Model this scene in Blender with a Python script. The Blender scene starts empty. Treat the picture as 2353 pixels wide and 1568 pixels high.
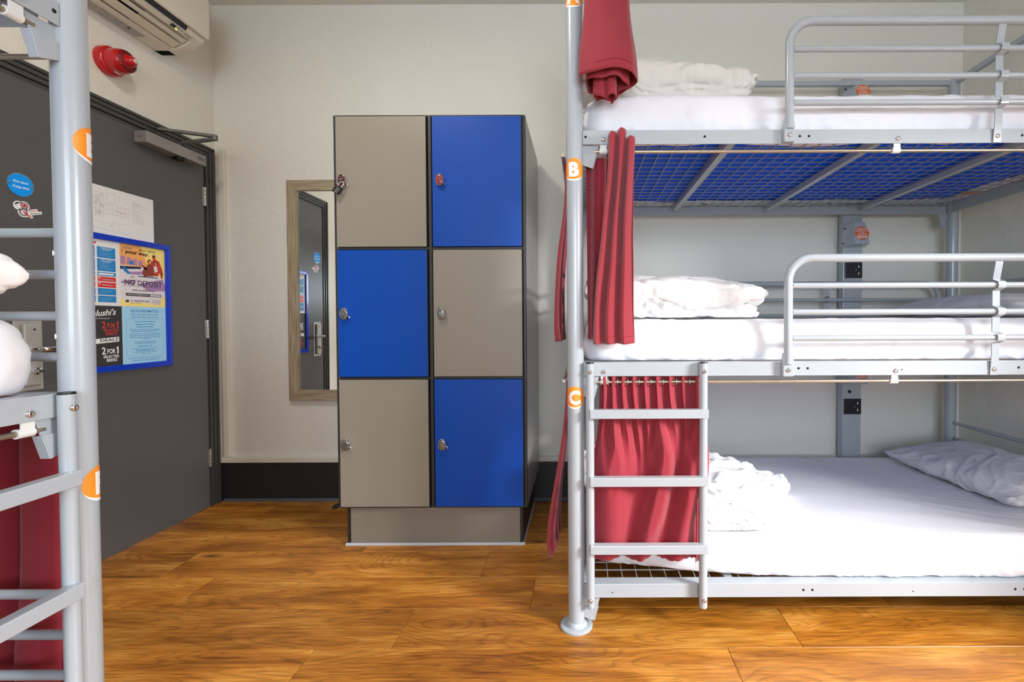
import bpy, bmesh, math, random
from math import sin, cos, pi, radians, sqrt, atan2
from mathutils import Vector, Matrix, noise

random.seed(7)
S = bpy.context.scene
COL = S.collection

# ------------------------------------------------------------------ camera
W_PX, H_PX, F_PX, CX, CY = 2353.0, 1568.0, 1076.0, 1336.0, 762.0
cam_d = bpy.data.cameras.new('camera'); cam = bpy.data.objects.new('camera', cam_d); COL.objects.link(cam)
cam_d.sensor_fit = 'HORIZONTAL'; cam_d.sensor_width = 36.0
cam_d.lens = F_PX / W_PX * 36.0
cam_d.shift_x = (W_PX / 2 - CX) / W_PX
cam_d.shift_y = (CY - H_PX / 2) / W_PX
cam_d.clip_start = 0.05
cam.matrix_world = (Matrix.Translation((0, 0, 1.02)) @ Matrix.Rotation(pi / 2 - math.atan(22 / F_PX), 4, 'X')
                    @ Matrix.Rotation(-0.004, 4, 'Z'))
S.camera = cam

# ------------------------------------------------------------------ light
S.view_settings.view_transform = 'Standard'; S.view_settings.look = 'None'
S.view_settings.gamma = 1.0; S.view_settings.use_curve_mapping = False
S.view_settings.exposure = 0.32
world = bpy.data.worlds.new('sky'); S.world = world; world.use_nodes = True
bg = world.node_tree.nodes['Background']; bg.inputs[0].default_value = (0.80, 0.88, 1.0, 1); bg.inputs[1].default_value = 2.2

def area_light(name, loc, rot, sx, sy, power, color, shape='RECTANGLE'):
    l = bpy.data.lights.new(name, 'AREA'); l.shape = shape; l.size = sx; l.size_y = sy
    l.energy = power; l.color = color
    o = bpy.data.objects.new(name, l); COL.objects.link(o); o.location = loc; o.rotation_euler = rot
    return o
# daylight through the right wall window, plus an added fill light behind the camera
_l = area_light('window_daylight', (3.45, -0.62, 2.30), (0, 0, 0), 1.0, 1.3, 520, (1.0, 0.985, 0.97))
_l.rotation_euler = (Vector((0.5, 1.5, 0.75)) - Vector(_l.location)).to_track_quat('-Z', 'Y').to_euler()
area_light('front_fill_light', (0.2, -2.48, 1.55), (radians(90), 0, 0), 1.9, 1.3, 68, (0.78, 0.89, 1.0))

# ------------------------------------------------------------------ room sizes
XL, XR, YB, YF, ZC = -2.08, 2.165, 2.68, -2.30, 2.815

# ------------------------------------------------------------------ helpers
def lin(c):
    return tuple(((v / 255) / 12.92 if v / 255 <= 0.04045 else ((v / 255 + 0.055) / 1.055) ** 2.4) for v in c)

def mat(name, rgb, rough=0.5, metal=0.0, bump=None, spec=0.5, sheen=0.0, coat=0.0, var=None):
    """rgb in sRGB 0-255; bump = (scale, strength, distance, stretch xyz); var = (scale, amount) tonal variation"""
    m = bpy.data.materials.new(name); m.use_nodes = True
    nt = m.node_tree; b = nt.nodes['Principled BSDF']
    c = lin(rgb)
    b.inputs['Base Color'].default_value = (*c, 1); b.inputs['Roughness'].default_value = rough
    b.inputs['Metallic'].default_value = metal; b.inputs['Specular IOR Level'].default_value = spec
    if sheen: b.inputs['Sheen Weight'].default_value = sheen; b.inputs['Sheen Roughness'].default_value = 0.5
    if coat: b.inputs['Coat Weight'].default_value = coat; b.inputs['Coat Roughness'].default_value = 0.12
    tc = None
    if bump or var:
        tc = nt.nodes.new('ShaderNodeTexCoord')
    if bump:
        mp = nt.nodes.new('ShaderNodeMapping'); mp.inputs['Scale'].default_value = bump[3] if len(bump) > 3 else (1, 1, 1)
        nt.links.new(tc.outputs['Object'], mp.inputs[0])
        n = nt.nodes.new('ShaderNodeTexNoise'); n.inputs['Scale'].default_value = bump[0]; n.inputs['Detail'].default_value = 3
        nt.links.new(mp.outputs[0], n.inputs['Vector'])
        bn = nt.nodes.new('ShaderNodeBump'); bn.inputs['Strength'].default_value = bump[1]; bn.inputs['Distance'].default_value = bump[2]
        nt.links.new(n.outputs[0], bn.inputs['Height']); nt.links.new(bn.outputs[0], b.inputs['Normal'])
    if var:
        n2 = nt.nodes.new('ShaderNodeTexNoise'); n2.inputs['Scale'].default_value = var[0]; n2.inputs['Detail'].default_value = 4
        nt.links.new(tc.outputs['Object'], n2.inputs['Vector'])
        mx = nt.nodes.new('ShaderNodeMix'); mx.data_type = 'RGBA'
        mx.inputs[6].default_value = (*[v * (1 - var[1]) for v in c], 1); mx.inputs[7].default_value = (*[min(1, v * (1 + var[1])) for v in c], 1)
        nt.links.new(n2.outputs[0], mx.inputs[0]); nt.links.new(mx.outputs[2], b.inputs['Base Color'])
    return m

def emit(name, rgb, strength):
    m = bpy.data.materials.new(name); m.use_nodes = True; b = m.node_tree.nodes['Principled BSDF']
    b.inputs['Base Color'].default_value = (*lin(rgb), 1)
    b.inputs['Emission Color'].default_value = (*lin(rgb), 1); b.inputs['Emission Strength'].default_value = strength
    return m

class MB:
    """collects geometry (points may be mapped by f) and links it as one mesh object"""
    def __init__(self, f=None, flip=False):
        self.v = []; self.f = []; self.map = f; self.flip = flip
    def add(self, vs, fs):
        o = len(self.v)
        self.v += [Vector(p) for p in vs]
        self.f += [tuple(i + o for i in t) for t in fs]
        return self
    def box(self, x0, x1, y0, y1, z0, z1):
        vs = [(x0, y0, z0), (x1, y0, z0), (x1, y1, z0), (x0, y1, z0), (x0, y0, z1), (x1, y0, z1), (x1, y1, z1), (x0, y1, z1)]
        return self.add(vs, [(0, 3, 2, 1), (4, 5, 6, 7), (0, 1, 5, 4), (1, 2, 6, 5), (2, 3, 7, 6), (3, 0, 4, 7)])
    def prism(self, poly, d0, d1, axis):
        """poly: 2D points; axis 'x','y','z' is the extrusion axis, the 2D axes are the other two in order"""
        def P(a, b, d):
            return {'x': (d, a, b), 'y': (a, d, b), 'z': (a, b, d)}[axis]
        n = len(poly)
        vs = [P(a, b, d0) for a, b in poly] + [P(a, b, d1) for a, b in poly]
        fs = [tuple(range(n))[::-1], tuple(range(n, 2 * n))] + [(i, (i + 1) % n, n + (i + 1) % n, n + i) for i in range(n)]
        return self.add(vs, fs)
    def tube(self, pts, r, seg=14, caps=True, closed=False):
        pts = [Vector(p) for p in pts]; n = len(pts); rings = []
        rs = r if isinstance(r, (list, tuple)) else [r] * n
        prev = None
        for i, p in enumerate(pts):
            a = pts[i - 1] if i > 0 else (pts[-1] if closed else p); b = pts[i + 1] if i < n - 1 else (pts[0] if closed else p)
            t = (b - a).normalized()
            if prev is None:
                q = Vector((0, 0, 1)) if abs(t.z) < 0.9 else Vector((1, 0, 0))
                nrm = (q - t * q.dot(t)).normalized()
            else:
                nrm = (prev - t * prev.dot(t)).normalized()
            prev = nrm; bi = t.cross(nrm)
            rings.append([p + (nrm * cos(2 * pi * k / seg) + bi * sin(2 * pi * k / seg)) * rs[i] for k in range(seg)])
        vs = [q for rg in rings for q in rg]; fs = []
        m = n if closed else n - 1
        for i in range(m):
            for k in range(seg):
                a = i * seg + k; b = i * seg + (k + 1) % seg; j = ((i + 1) % n) * seg
                fs.append((a, b, j + (k + 1) % seg, j + k))
        if caps and not closed:
            fs.append(tuple(range(seg))[::-1]); fs.append(tuple((n - 1) * seg + k for k in range(seg)))
        return self.add(vs, fs)
    def lathe(self, prof, seg=32, c=(0, 0, 0), axis='z', sx=1.0, sy=1.0):
        """prof: (radius, height) list; sx, sy stretch the circle"""
        vs = []; fs = []; n = len(prof)
        for r, h in prof:
            for k in range(seg):
                a = 2 * pi * k / seg; p = r * cos(a) * sx; q = r * sin(a) * sy
                d = {'z': (p, q, h), 'x': (h, p, q), 'y': (p, h, q)}[axis]
                vs.append((c[0] + d[0], c[1] + d[1], c[2] + d[2]))
        for i in range(n - 1):
            for k in range(seg):
                fs.append((i * seg + k, i * seg + (k + 1) % seg, (i + 1) * seg + (k + 1) % seg, (i + 1) * seg + k))
        fs.append(tuple(range(seg))[::-1]); fs.append(tuple((n - 1) * seg + k for k in range(seg)))
        return self.add(vs, fs)
    def grid(self, pts):
        """pts[i][j] -> quad sheet"""
        n = len(pts); m = len(pts[0])
        return self.add([p for r in pts for p in r], [(i * m + j, i * m + j + 1, (i + 1) * m + j + 1, (i + 1) * m + j) for i in range(n - 1) for j in range(m - 1)])
    def obj(self, name, material, parent=None, smooth=40, bevel=0, bseg=2, solid=0, recalc=True, weld=False, subsurf=0):
        vs = [Vector(self.map(*p)) for p in self.v] if self.map else self.v
        lo = Vector([min(p[i] for p in vs) for i in range(3)]); hi = Vector([max(p[i] for p in vs) for i in range(3)])
        c = (lo + hi) / 2; c.z = lo.z
        me = bpy.data.meshes.new(name)
        me.from_pydata([p - c for p in vs], [], self.f)
        if recalc or weld:
            bm = bmesh.new(); bm.from_mesh(me)
            if weld: bmesh.ops.remove_doubles(bm, verts=bm.verts, dist=1e-5)
            if recalc: bmesh.ops.recalc_face_normals(bm, faces=bm.faces)
            bm.to_mesh(me); bm.free()
        me.materials.append(material)
        o = bpy.data.objects.new(name, me); COL.objects.link(o)
        o.location = c
        if parent is not None: adopt(o, parent)
        if smooth:
            for p in me.polygons: p.use_smooth = True
            me.set_sharp_from_angle(angle=radians(smooth))
        if solid:
            md = o.modifiers.new('thickness', 'SOLIDIFY'); md.thickness = solid; md.offset = 0
        if bevel:
            md = o.modifiers.new('bevel', 'BEVEL'); md.width = bevel; md.segments = bseg; md.limit_method = 'ANGLE'; md.angle_limit = radians(40)
            md.harden_normals = False
        if subsurf:
            md = o.modifiers.new('subdivision', 'SUBSURF'); md.levels = subsurf; md.render_levels = subsurf
        return o

WPOS = {}
def wpos(o):
    p = Vector(o.location); q = o.parent
    while q is not None: p += Vector(q.location); q = q.parent
    return p
def adopt(o, parent):
    """parents have no rotation or scale of their own while building"""
    o.location = Vector(o.location) - wpos(parent); o.parent = parent
def thing(name, loc, label, cat, group=None):
    o = bpy.data.objects.new(name, None); COL.objects.link(o); o.location = loc; o.empty_display_size = 0.05
    return tag(o, label, cat, group)
def tag(o, label, cat, group=None, kind=None):
    o['label'] = label
    if cat: o['category'] = cat
    if group: o['group'] = group
    if kind: o['kind'] = kind
    return o
def struct(o):
    o['kind'] = 'structure'; return o
def stuff(o):
    o['kind'] = 'stuff'; return o
def dup(o, loc_world, parent=None, rot=None):
    c = o.copy(); COL.objects.link(c); c.parent = None; c.location = loc_world
    if rot is not None: c.rotation_euler = rot
    if parent is not None: adopt(c, parent)
    return c

_tc = {}
def text2d(s, size=1.0, bold=0.0, align='CENTER', shear=0.0):
    cu = bpy.data.curves.new('t', 'FONT'); cu.body = s; cu.size = size; cu.align_x = align; cu.align_y = 'CENTER'
    cu.offset = bold * size; cu.resolution_u = 3; cu.shear = shear
    ob = bpy.data.objects.new('t', cu); me = bpy.data.meshes.new_from_object(ob)
    vs = [(v.co.x, v.co.y) for v in me.vertices]; fs = [tuple(p.vertices) for p in me.polygons]
    bpy.data.objects.remove(ob); bpy.data.curves.remove(cu); bpy.data.meshes.remove(me)
    return vs, fs
class Flat:
    """flat print on a plane: origin o, axes ax, ay, normal n"""
    def __init__(self, o, ax, ay, n):
        self.o = Vector(o); self.ax = Vector(ax); self.ay = Vector(ay); self.n = Vector(n); self.mb = {}
    def P(self, x, y, d): return self.o + self.ax * x + self.ay * y + self.n * d
    def poly(self, key, pts, d):
        self.mb.setdefault(key, MB()).add([self.P(x, y, d) for x, y in pts], [tuple(range(len(pts)))])
    def rect(self, key, x0, x1, y0, y1, d): self.poly(key, [(x0, y0), (x1, y0), (x1, y1), (x0, y1)], d)
    def ell(self, key, x, y, rx, ry, d, seg=24, rot=0.0, a0=0, a1=2 * pi):
        full = abs(a1 - a0 - 2 * pi) < 1e-6
        ps = []
        for k in range(seg if full else seg + 1):
            a = a0 + (a1 - a0) * k / seg; p, q = rx * cos(a), ry * sin(a)
            ps.append((x + p * cos(rot) - q * sin(rot), y + p * sin(rot) + q * cos(rot)))
        self.poly(key, ps, d)
    def text(self, key, s, x, y, h, d, width=None, bold=0.0, align='CENTER', rot=0.0, shear=0.0):
        vs, fs = text2d(s, 1.0, bold, align, shear)
        if not vs: return
        xs = [v[0] for v in vs]; ys = [v[1] for v in vs]
        ky = h / max(1e-6, 0.72); kx = ky if width is None else width / max(1e-6, max(xs) - min(xs))
        cy = (max(ys) + min(ys)) / 2
        out = []
        for a, b in vs:
            p, q = a * kx, (b - (0.26 if width is None and False else cy)) * ky
            out.append(self.P(x + p * cos(rot) - q * sin(rot), y + p * sin(rot) + q * cos(rot), d))
        self.mb.setdefault(key, MB()).add(out, fs)
    def build(self, names, mats, parent):
        res = {}
        for k, m in self.mb.items():
            k0 = k.split('#')[0]
            res[k] = m.obj(names[k0], mats[k0], parent, smooth=0, recalc=False)
            if '#' not in k and len(m.f) > 1: res[k]['kind'] = 'stuff'
        return res

def fbm(p, o=3):
    s = 0; a = 1; q = Vector(p)
    for _ in range(o):
        s += a * noise.noise(q); a *= 0.5; q = q * 2.03
    return s
def ridge(p, o=3):
    s = 0; a = 1; q = Vector(p)
    for _ in range(o):
        s += a * (1 - 2.2 * abs(noise.noise(q))); a *= 0.55; q = q * 1.9 + Vector((3.1, 1.7, 0.3))
    return s

def crease_n(p, o=3):
    s = 0; a = 1; q = Vector(p)
    for _ in range(o):
        s += a * max(0.0, 1 - 2.4 * abs(noise.noise(q))) ** 2.5; a *= 0.6; q = q * 1.83 + Vector((3.1, 1.7, 0.3))
    return s
# ------------------------------------------------------------------ materials
M = {}
def wall_mat(name, rgb):
    m = bpy.data.materials.new(name); m.use_nodes = True; nt = m.node_tree; b = nt.nodes['Principled BSDF']
    c = lin(rgb); b.inputs['Roughness'].default_value = 0.55; b.inputs['Specular IOR Level'].default_value = 0.35
    tc = nt.nodes.new('ShaderNodeTexCoord')
    n1 = nt.nodes.new('ShaderNodeTexNoise'); n1.inputs['Scale'].default_value = 75; n1.inputs['Detail'].default_value = 4; n1.inputs['Distortion'].default_value = 0.6
    n2 = nt.nodes.new('ShaderNodeTexNoise'); n2.inputs['Scale'].default_value = 22; n2.inputs['Detail'].default_value = 2
    mp = nt.nodes.new('ShaderNodeMapping'); mp.inputs['Scale'].default_value = (1.5, 1.5, 0.8); mp.inputs['Rotation'].default_value = (0.4, 0.5, 0)
    nt.links.new(tc.outputs['Object'], mp.inputs[0]); nt.links.new(mp.outputs[0], n1.inputs['Vector']); nt.links.new(tc.outputs['Object'], n2.inputs['Vector'])
    ad = nt.nodes.new('ShaderNodeMath'); ad.operation = 'MULTIPLY_ADD'; ad.inputs[1].default_value = 0.6
    nt.links.new(n1.outputs[0], ad.inputs[0]); nt.links.new(n2.outputs[0], ad.inputs[2])
    bn = nt.nodes.new('ShaderNodeBump'); bn.inputs['Strength'].default_value = 0.52; bn.inputs['Distance'].default_value = 0.006
    nt.links.new(ad.outputs[0], bn.inputs['Height']); nt.links.new(bn.outputs[0], b.inputs['Normal'])
    n3 = nt.nodes.new('ShaderNodeTexNoise'); n3.inputs['Scale'].default_value = 2.2; n3.inputs['Detail'].default_value = 5
    nt.links.new(tc.outputs['Object'], n3.inputs['Vector'])
    mx = nt.nodes.new('ShaderNodeMix'); mx.data_type = 'RGBA'
    mx.inputs[6].default_value = (*[v * 0.965 for v in c], 1); mx.inputs[7].default_value = (*[min(1, v * 1.03) for v in c], 1)
    nt.links.new(n3.outputs[0], mx.inputs[0]); nt.links.new(mx.outputs[2], b.inputs['Base Color'])
    return m
M['wall'] = wall_mat('cream_rough_plaster', (232, 230, 220))
M['ceiling'] = mat('ceiling_paint', (226, 224, 214), 0.7, bump=(60, 0.15, 0.003))
M['white_trim'] = mat('white_trim_paint', (222, 219, 207), 0.45, bump=(40, 0.1, 0.001))
M['skirting'] = mat('charcoal_skirting_paint', (34, 35, 38), 0.45, bump=(30, 0.15, 0.002))
M['door'] = mat('charcoal_door_paint', (82, 82, 82), 0.38, bump=(160, 0.06, 0.001), var=(3, 0.06))
M['door_frame'] = mat('charcoal_frame_paint', (62, 62, 62), 0.35, bump=(60, 0.06, 0.001))
M['bed'] = mat('pale_grey_powder_coat', (168, 176, 183), 0.28, spec=0.5, coat=0.35, bump=(220, 0.03, 0.0006))
M['wire'] = mat('pale_grey_wire', (150, 154, 162), 0.35)
M['cap'] = mat('black_plastic', (18, 18, 20), 0.4)
M['hole'] = mat('dark_hole', (12, 12, 14), 0.8)
M['chrome'] = mat('chrome', (215, 215, 215), 0.15, metal=1.0)
M['lockcase'] = mat('satin_silver', (176, 174, 168), 0.5, metal=0.35)
M['steel'] = mat('brushed_steel', (178, 176, 170), 0.32, metal=1.0, bump=(200, 0.05, 0.0006, (1, 1, 0.1)))
M['rod'] = mat('worn_steel_rod', (176, 164, 146), 0.35, metal=0.85, var=(18, 0.2))
M['orange'] = mat('orange_sticker', (247, 146, 38), 0.4)
M['orange_light'] = mat('light_orange_print', (251, 176, 92), 0.4)
M['white_print'] = mat('white_print', (240, 240, 240), 0.5)
M['sheet'] = mat('white_cotton', (228, 228, 235), 0.85, sheen=0.15, bump=(900, 0.06, 0.0006))
M['duvet'] = mat('white_crisp_cotton', (234, 233, 232), 0.8, sheen=0.15, bump=(700, 0.06, 0.0006))
M['duvet_grey'] = mat('off_white_cotton', (226, 223, 216), 0.8, sheen=0.15, bump=(700, 0.06, 0.0006))
M['pillow'] = mat('pale_grey_cotton', (214, 214, 220), 0.8, sheen=0.15, bump=(700, 0.06, 0.0006))
M['matt_blue'] = mat('blue_mattress_cover', (0, 98, 250), 0.6, spec=0.2, bump=(500, 0.08, 0.0008))
M['curtain'] = mat('burgundy_red_fabric', (148, 32, 49), 0.8, sheen=0.25, bump=(1400, 0.12, 0.0006))
M['curtain_hem'] = mat('burgundy_hem_stitch', (128, 20, 38), 0.85)
M['taupe'] = mat('taupe_laminate', (139, 132, 119), 0.42, bump=(300, 0.04, 0.0005))
M['blue'] = mat('royal_blue_laminate', (0, 68, 164), 0.45, spec=0.3, bump=(300, 0.04, 0.0005))
M['edge'] = mat('charcoal_edge_band', (38, 38, 36), 0.45)
M['silicone'] = mat('grey_white_sealant', (188, 190, 196), 0.5)
M['grey_lam'] = mat('grey_side_laminate', (158, 157, 154), 0.28, bump=(300, 0.04, 0.0005))
M['red_face'] = mat('dark_red_lock_face', (140, 40, 45), 0.25)
M['dark_face'] = mat('dark_lock_face', (70, 24, 32), 0.2)
M['grey_face'] = mat('grey_lock_face', (120, 118, 118), 0.25, metal=0.5)
M['alarm'] = mat('glossy_red_plastic', (190, 14, 24), 0.22, coat=0.3)
M['alarm_dark'] = mat('dark_red_recess', (60, 4, 8), 0.5)
M['lens'] = mat('clear_lens', (210, 200, 190), 0.1, spec=0.8)
M['ac'] = mat('cream_white_plastic', (222, 216, 200), 0.38)
M['ac_vane'] = mat('pale_cream_vane', (226, 220, 200), 0.35)
M['ac_dark'] = mat('dark_outlet', (26, 24, 22), 0.6)
M['ac_label'] = mat('grey_rating_label', (176, 176, 168), 0.5)
M['navy'] = mat('navy_gap', (14, 18, 34), 0.4)
M['ink'] = mat('dark_ink', (40, 42, 46), 0.6)
M['ink_grey'] = mat('grey_ink', (120, 122, 126), 0.6)
M['led'] = emit('green_indicator', (190, 255, 90), 3.0)
M['red_led'] = mat('red_indicator', (230, 60, 40), 0.3)
M['paper'] = mat('white_paper', (226, 226, 226), 0.6)
M['frame_blue'] = mat('blue_snap_frame', (0, 54, 190), 0.25, coat=0.4)
M['print_blue'] = mat('print_blue', (18, 128, 196), 0.5)
M['print_cyan'] = mat('print_pale_blue', (160, 212, 240), 0.5)
M['print_dark'] = mat('print_charcoal', (52, 50, 54), 0.5)
M['print_red'] = mat('print_red', (214, 50, 44), 0.5)
M['print_ltred'] = mat('print_dull_red', (196, 58, 48), 0.5)
M['print_textblue'] = mat('print_text_blue', (30, 130, 200), 0.5)
M['print_yellow'] = mat('print_yellow', (246, 222, 130), 0.5)
M['print_pale'] = mat('print_pale_grey', (222, 216, 222), 0.5)
M['print_peach'] = mat('print_peach', (238, 168, 92), 0.5)
M['print_orange'] = mat('print_dull_orange', (214, 128, 62), 0.5)
M['print_lilac'] = mat('print_lilac', (168, 128, 178), 0.5)
M['print_brown'] = mat('print_brown', (140, 62, 48), 0.5)
M['print_navy'] = mat('print_navy', (44, 42, 78), 0.5)
M['print_green'] = mat('print_green', (90, 150, 100), 0.5)
M['sky_blue'] = mat('fire_sign_blue', (0, 150, 245), 0.3)
M['closer'] = mat('satin_silver_paint', (150, 146, 143), 0.35, metal=0.3)
M['arm'] = mat('grey_arm_paint', (112, 110, 106), 0.4, metal=0.4)
M['sock'] = mat('black_socket', (16, 18, 26), 0.35)
M['win'] = mat('white_window_paint', (230, 230, 228), 0.4)
M['bracket_white'] = mat('white_plastic_bush', (222, 226, 224), 0.4)

def wood_mat():
    m = bpy.data.materials.new('oiled_oak_plank'); m.use_nodes = True; nt = m.node_tree; b = nt.nodes['Principled BSDF']; L = nt.links
    N = lambda t: nt.nodes.new(t)
    geo = N('ShaderNodeNewGeometry'); oi = N('ShaderNodeObjectInfo')
    off = N('ShaderNodeVectorMath'); off.operation = 'SCALE'; off.inputs[0].default_value = (37.0, 53.0, 19.0); L.new(oi.outputs['Random'], off.inputs['Scale'])
    add = N('ShaderNodeVectorMath'); add.operation = 'ADD'; L.new(geo.outputs['Position'], add.inputs[0]); L.new(off.outputs[0], add.inputs[1])
    def noise_n(scale, sc, detail, dist=0.0, rough=0.55):
        mp = N('ShaderNodeMapping'); mp.inputs['Scale'].default_value = sc; L.new(add.outputs[0], mp.inputs[0])
        n = N('ShaderNodeTexNoise'); n.inputs['Scale'].default_value = scale; n.inputs['Detail'].default_value = detail
        n.inputs['Distortion'].default_value = dist; n.inputs['Roughness'].default_value = rough; L.new(mp.outputs[0], n.inputs['Vector']); return n
    fine = noise_n(26, (0.35, 8, 1), 5, 0.2, 0.7)
    broad = noise_n(3.0, (0.7, 4.0, 1), 3, 0.6)
    # cathedral grain: contour lines of a stretched noise field
    cath = noise_n(2.2, (0.55, 3.2, 1), 1.5, 0.35)
    ml = N('ShaderNodeMath'); ml.operation = 'MULTIPLY'; ml.inputs[1].default_value = 24; L.new(cath.outputs[0], ml.inputs[0])
    fr = N('ShaderNodeMath'); fr.operation = 'FRACT'; L.new(ml.outputs[0], fr.inputs[0])
    ramp0 = N('ShaderNodeValToRGB'); ramp0.color_ramp.elements[0].position = 0.0; ramp0.color_ramp.elements[0].color = (0.35, 0.35, 0.35, 1)
    ramp0.color_ramp.elements[1].position = 0.45; ramp0.color_ramp.elements[1].color = (1, 1, 1, 1)
    e = ramp0.color_ramp.elements.new(0.97); e.color = (0.85, 0.85, 0.85, 1)
    e = ramp0.color_ramp.elements.new(1.0); e.color = (0.35, 0.35, 0.35, 1); L.new(fr.outputs[0], ramp0.inputs[0])
    ramp = N('ShaderNodeValToRGB'); cr = ramp.color_ramp
    cr.elements[0].position = 0.33; cr.elements[0].color = (*lin((120, 66, 14)), 1)
    cr.elements[1].position = 0.66; cr.elements[1].color = (*lin((234, 170, 78)), 1)
    e = cr.elements.new(0.5); e.color = (*lin((190, 120, 38)), 1)
    mixv = N('ShaderNodeMath'); mixv.operation = 'MULTIPLY_ADD'; mixv.inputs[1].default_value = 0.45; L.new(fine.outputs[0], mixv.inputs[0])
    bro = N('ShaderNodeMath'); bro.operation = 'MULTIPLY'; bro.inputs[1].default_value = 0.55; L.new(broad.outputs[0], bro.inputs[0]); L.new(bro.outputs[0], mixv.inputs[2])
    L.new(mixv.outputs[0], ramp.inputs[0])
    mul = N('ShaderNodeMix'); mul.data_type = 'RGBA'; mul.blend_type = 'MULTIPLY'; mul.inputs[0].default_value = 0.5
    L.new(ramp.outputs[0], mul.inputs[6]); L.new(ramp0.outputs[0], mul.inputs[7])
    # knots
    mpk = N('ShaderNodeMapping'); mpk.inputs['Scale'].default_value = (1.3, 3.6, 1); L.new(add.outputs[0], mpk.inputs[0])
    vor = N('ShaderNodeTexVoronoi'); vor.inputs['Scale'].default_value = 1.35; L.new(mpk.outputs[0], vor.inputs['Vector'])
    rk = N('ShaderNodeValToRGB'); rk.color_ramp.elements[0].position = 0.015; rk.color_ramp.elements[0].color = (0.22, 0.15, 0.1, 1)
    rk.color_ramp.elements[1].position = 0.11; rk.color_ramp.elements[1].color = (1, 1, 1, 1); L.new(vor.outputs['Distance'], rk.inputs[0])
    mk = N('ShaderNodeMix'); mk.data_type = 'RGBA'; mk.blend_type = 'MULTIPLY'; mk.inputs[0].default_value = 1.0
    L.new(mul.outputs[2], mk.inputs[6]); L.new(rk.outputs[0], mk.inputs[7])
    # plank-to-plank tone
    tr = N('ShaderNodeMapRange'); tr.inputs[3].default_value = 0.72; tr.inputs[4].default_value = 1.14; L.new(oi.outputs['Random'], tr.inputs[0])
    tone = N('ShaderNodeMix'); tone.data_type = 'RGBA'; tone.blend_type = 'MULTIPLY'; tone.inputs[0].default_value = 1.0
    cmb = N('ShaderNodeCombineColor'); 
    for i in range(3): L.new(tr.outputs[0], cmb.inputs[i])
    L.new(mk.outputs[2], tone.inputs[6]); L.new(cmb.outputs[0], tone.inputs[7]); L.new(tone.outputs[2], b.inputs['Base Color'])
    rr = N('ShaderNodeMapRange'); rr.inputs[3].default_value = 0.28; rr.inputs[4].default_value = 0.46; L.new(fine.outputs[0], rr.inputs[0]); L.new(rr.outputs[0], b.inputs['Roughness'])
    b.inputs['Specular IOR Level'].default_value = 0.45
    bn = N('ShaderNodeBump'); bn.inputs['Strength'].default_value = 0.12; bn.inputs['Distance'].default_value = 0.001; L.new(fine.outputs[0], bn.inputs['Height']); L.new(bn.outputs[0], b.inputs['Normal'])
    return m
M['wood'] = wood_mat()

def mirror_frame_mat():
    m = mat('pale_washed_oak', (176, 160, 130), 0.6)
    nt = m.node_tree; b = nt.nodes['Principled BSDF']; tc = nt.nodes.new('ShaderNodeTexCoord')
    mp = nt.nodes.new('ShaderNodeMapping'); mp.inputs['Scale'].default_value = (60, 60, 3)
    n = nt.nodes.new('ShaderNodeTexNoise'); n.inputs['Scale'].default_value = 2.0; n.inputs['Detail'].default_value = 5
    r = nt.nodes.new('ShaderNodeValToRGB'); r.color_ramp.elements[0].position = 0.3; r.color_ramp.elements[0].color = (*lin((140, 122, 94)), 1)
    r.color_ramp.elements[1].position = 0.7; r.color_ramp.elements[1].color = (*lin((190, 176, 148)), 1)
    nt.links.new(tc.outputs['Object'], mp.inputs[0]); nt.links.new(mp.outputs[0], n.inputs['Vector']); nt.links.new(n.outputs[0], r.inputs[0]); nt.links.new(r.outputs[0], b.inputs['Base Color'])
    return m, mp
M['oak_v'], _ = mirror_frame_mat()
M['oak_h'], _mp = mirror_frame_mat(); _mp.inputs['Scale'].default_value = (3, 60, 60)
M['mirror'] = mat('mirror_glass', (235, 238, 236), 0.015, metal=1.0)
def glass_mat():
    m = bpy.data.materials.new('window_glass'); m.use_nodes = True; nt = m.node_tree
    out = nt.nodes['Material Output']; nt.nodes.remove(nt.nodes['Principled BSDF'])
    t = nt.nodes.new('ShaderNodeBsdfTransparent'); g = nt.nodes.new('ShaderNodeBsdfGlossy'); g.inputs['Roughness'].default_value = 0.02
    mx = nt.nodes.new('ShaderNodeMixShader'); mx.inputs[0].default_value = 0.06
    nt.links.new(t.outputs[0], mx.inputs[1]); nt.links.new(g.outputs[0], mx.inputs[2]); nt.links.new(mx.outputs[0], out.inputs[0])
    return m
M['glass'] = glass_mat()

# ================================================================== the setting
floor = struct(MB().box(XL - 0.1, XR + 0.1, YF - 0.1, YB + 0.1, -0.10, -0.0125).obj('floor', mat('dark_underlay', (40, 26, 14), 0.8), smooth=0))
def planks():
    w, Lp = 0.207, 1.29
    k0 = int(math.floor((YF - 1.443) / w)); k1 = int(math.ceil((YB - 1.443) / w))
    anchors = {-1: 0.452, 0: 0.69, 1: -0.187, 2: -1.70, 3: 0.31, 4: -0.9}
    for k in range(k0, k1):
        y0 = max(YF, 1.443 + k * w); y1 = min(YB, 1.443 + (k + 1) * w)
        a = anchors.get(k, random.uniform(-0.6, 0.7))
        x = a - Lp * math.ceil((a - XL) / Lp)
        while x < XR:
            x0 = max(XL, x); x1 = min(XR, x + Lp); x += Lp
            if x1 - x0 < 0.02: continue
            g = 0.0004
            MB().box(x0 + g, x1 - g, y0 + g, y1 - g, -0.0122, 0).obj('plank', M['wood'], floor, smooth=0, bevel=0.0012, bseg=1)
planks()
struct(MB().box(XL - 0.1, XR + 0.1, YB, YB + 0.1, -0.1, ZC + 0.1).obj('wall_back', M['wall'], smooth=0))
struct(MB().box(XL - 0.1, XR + 0.1, YF - 0.1, YB + 0.1, ZC, ZC + 0.1).obj('ceiling', M['ceiling'], smooth=0))
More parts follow.
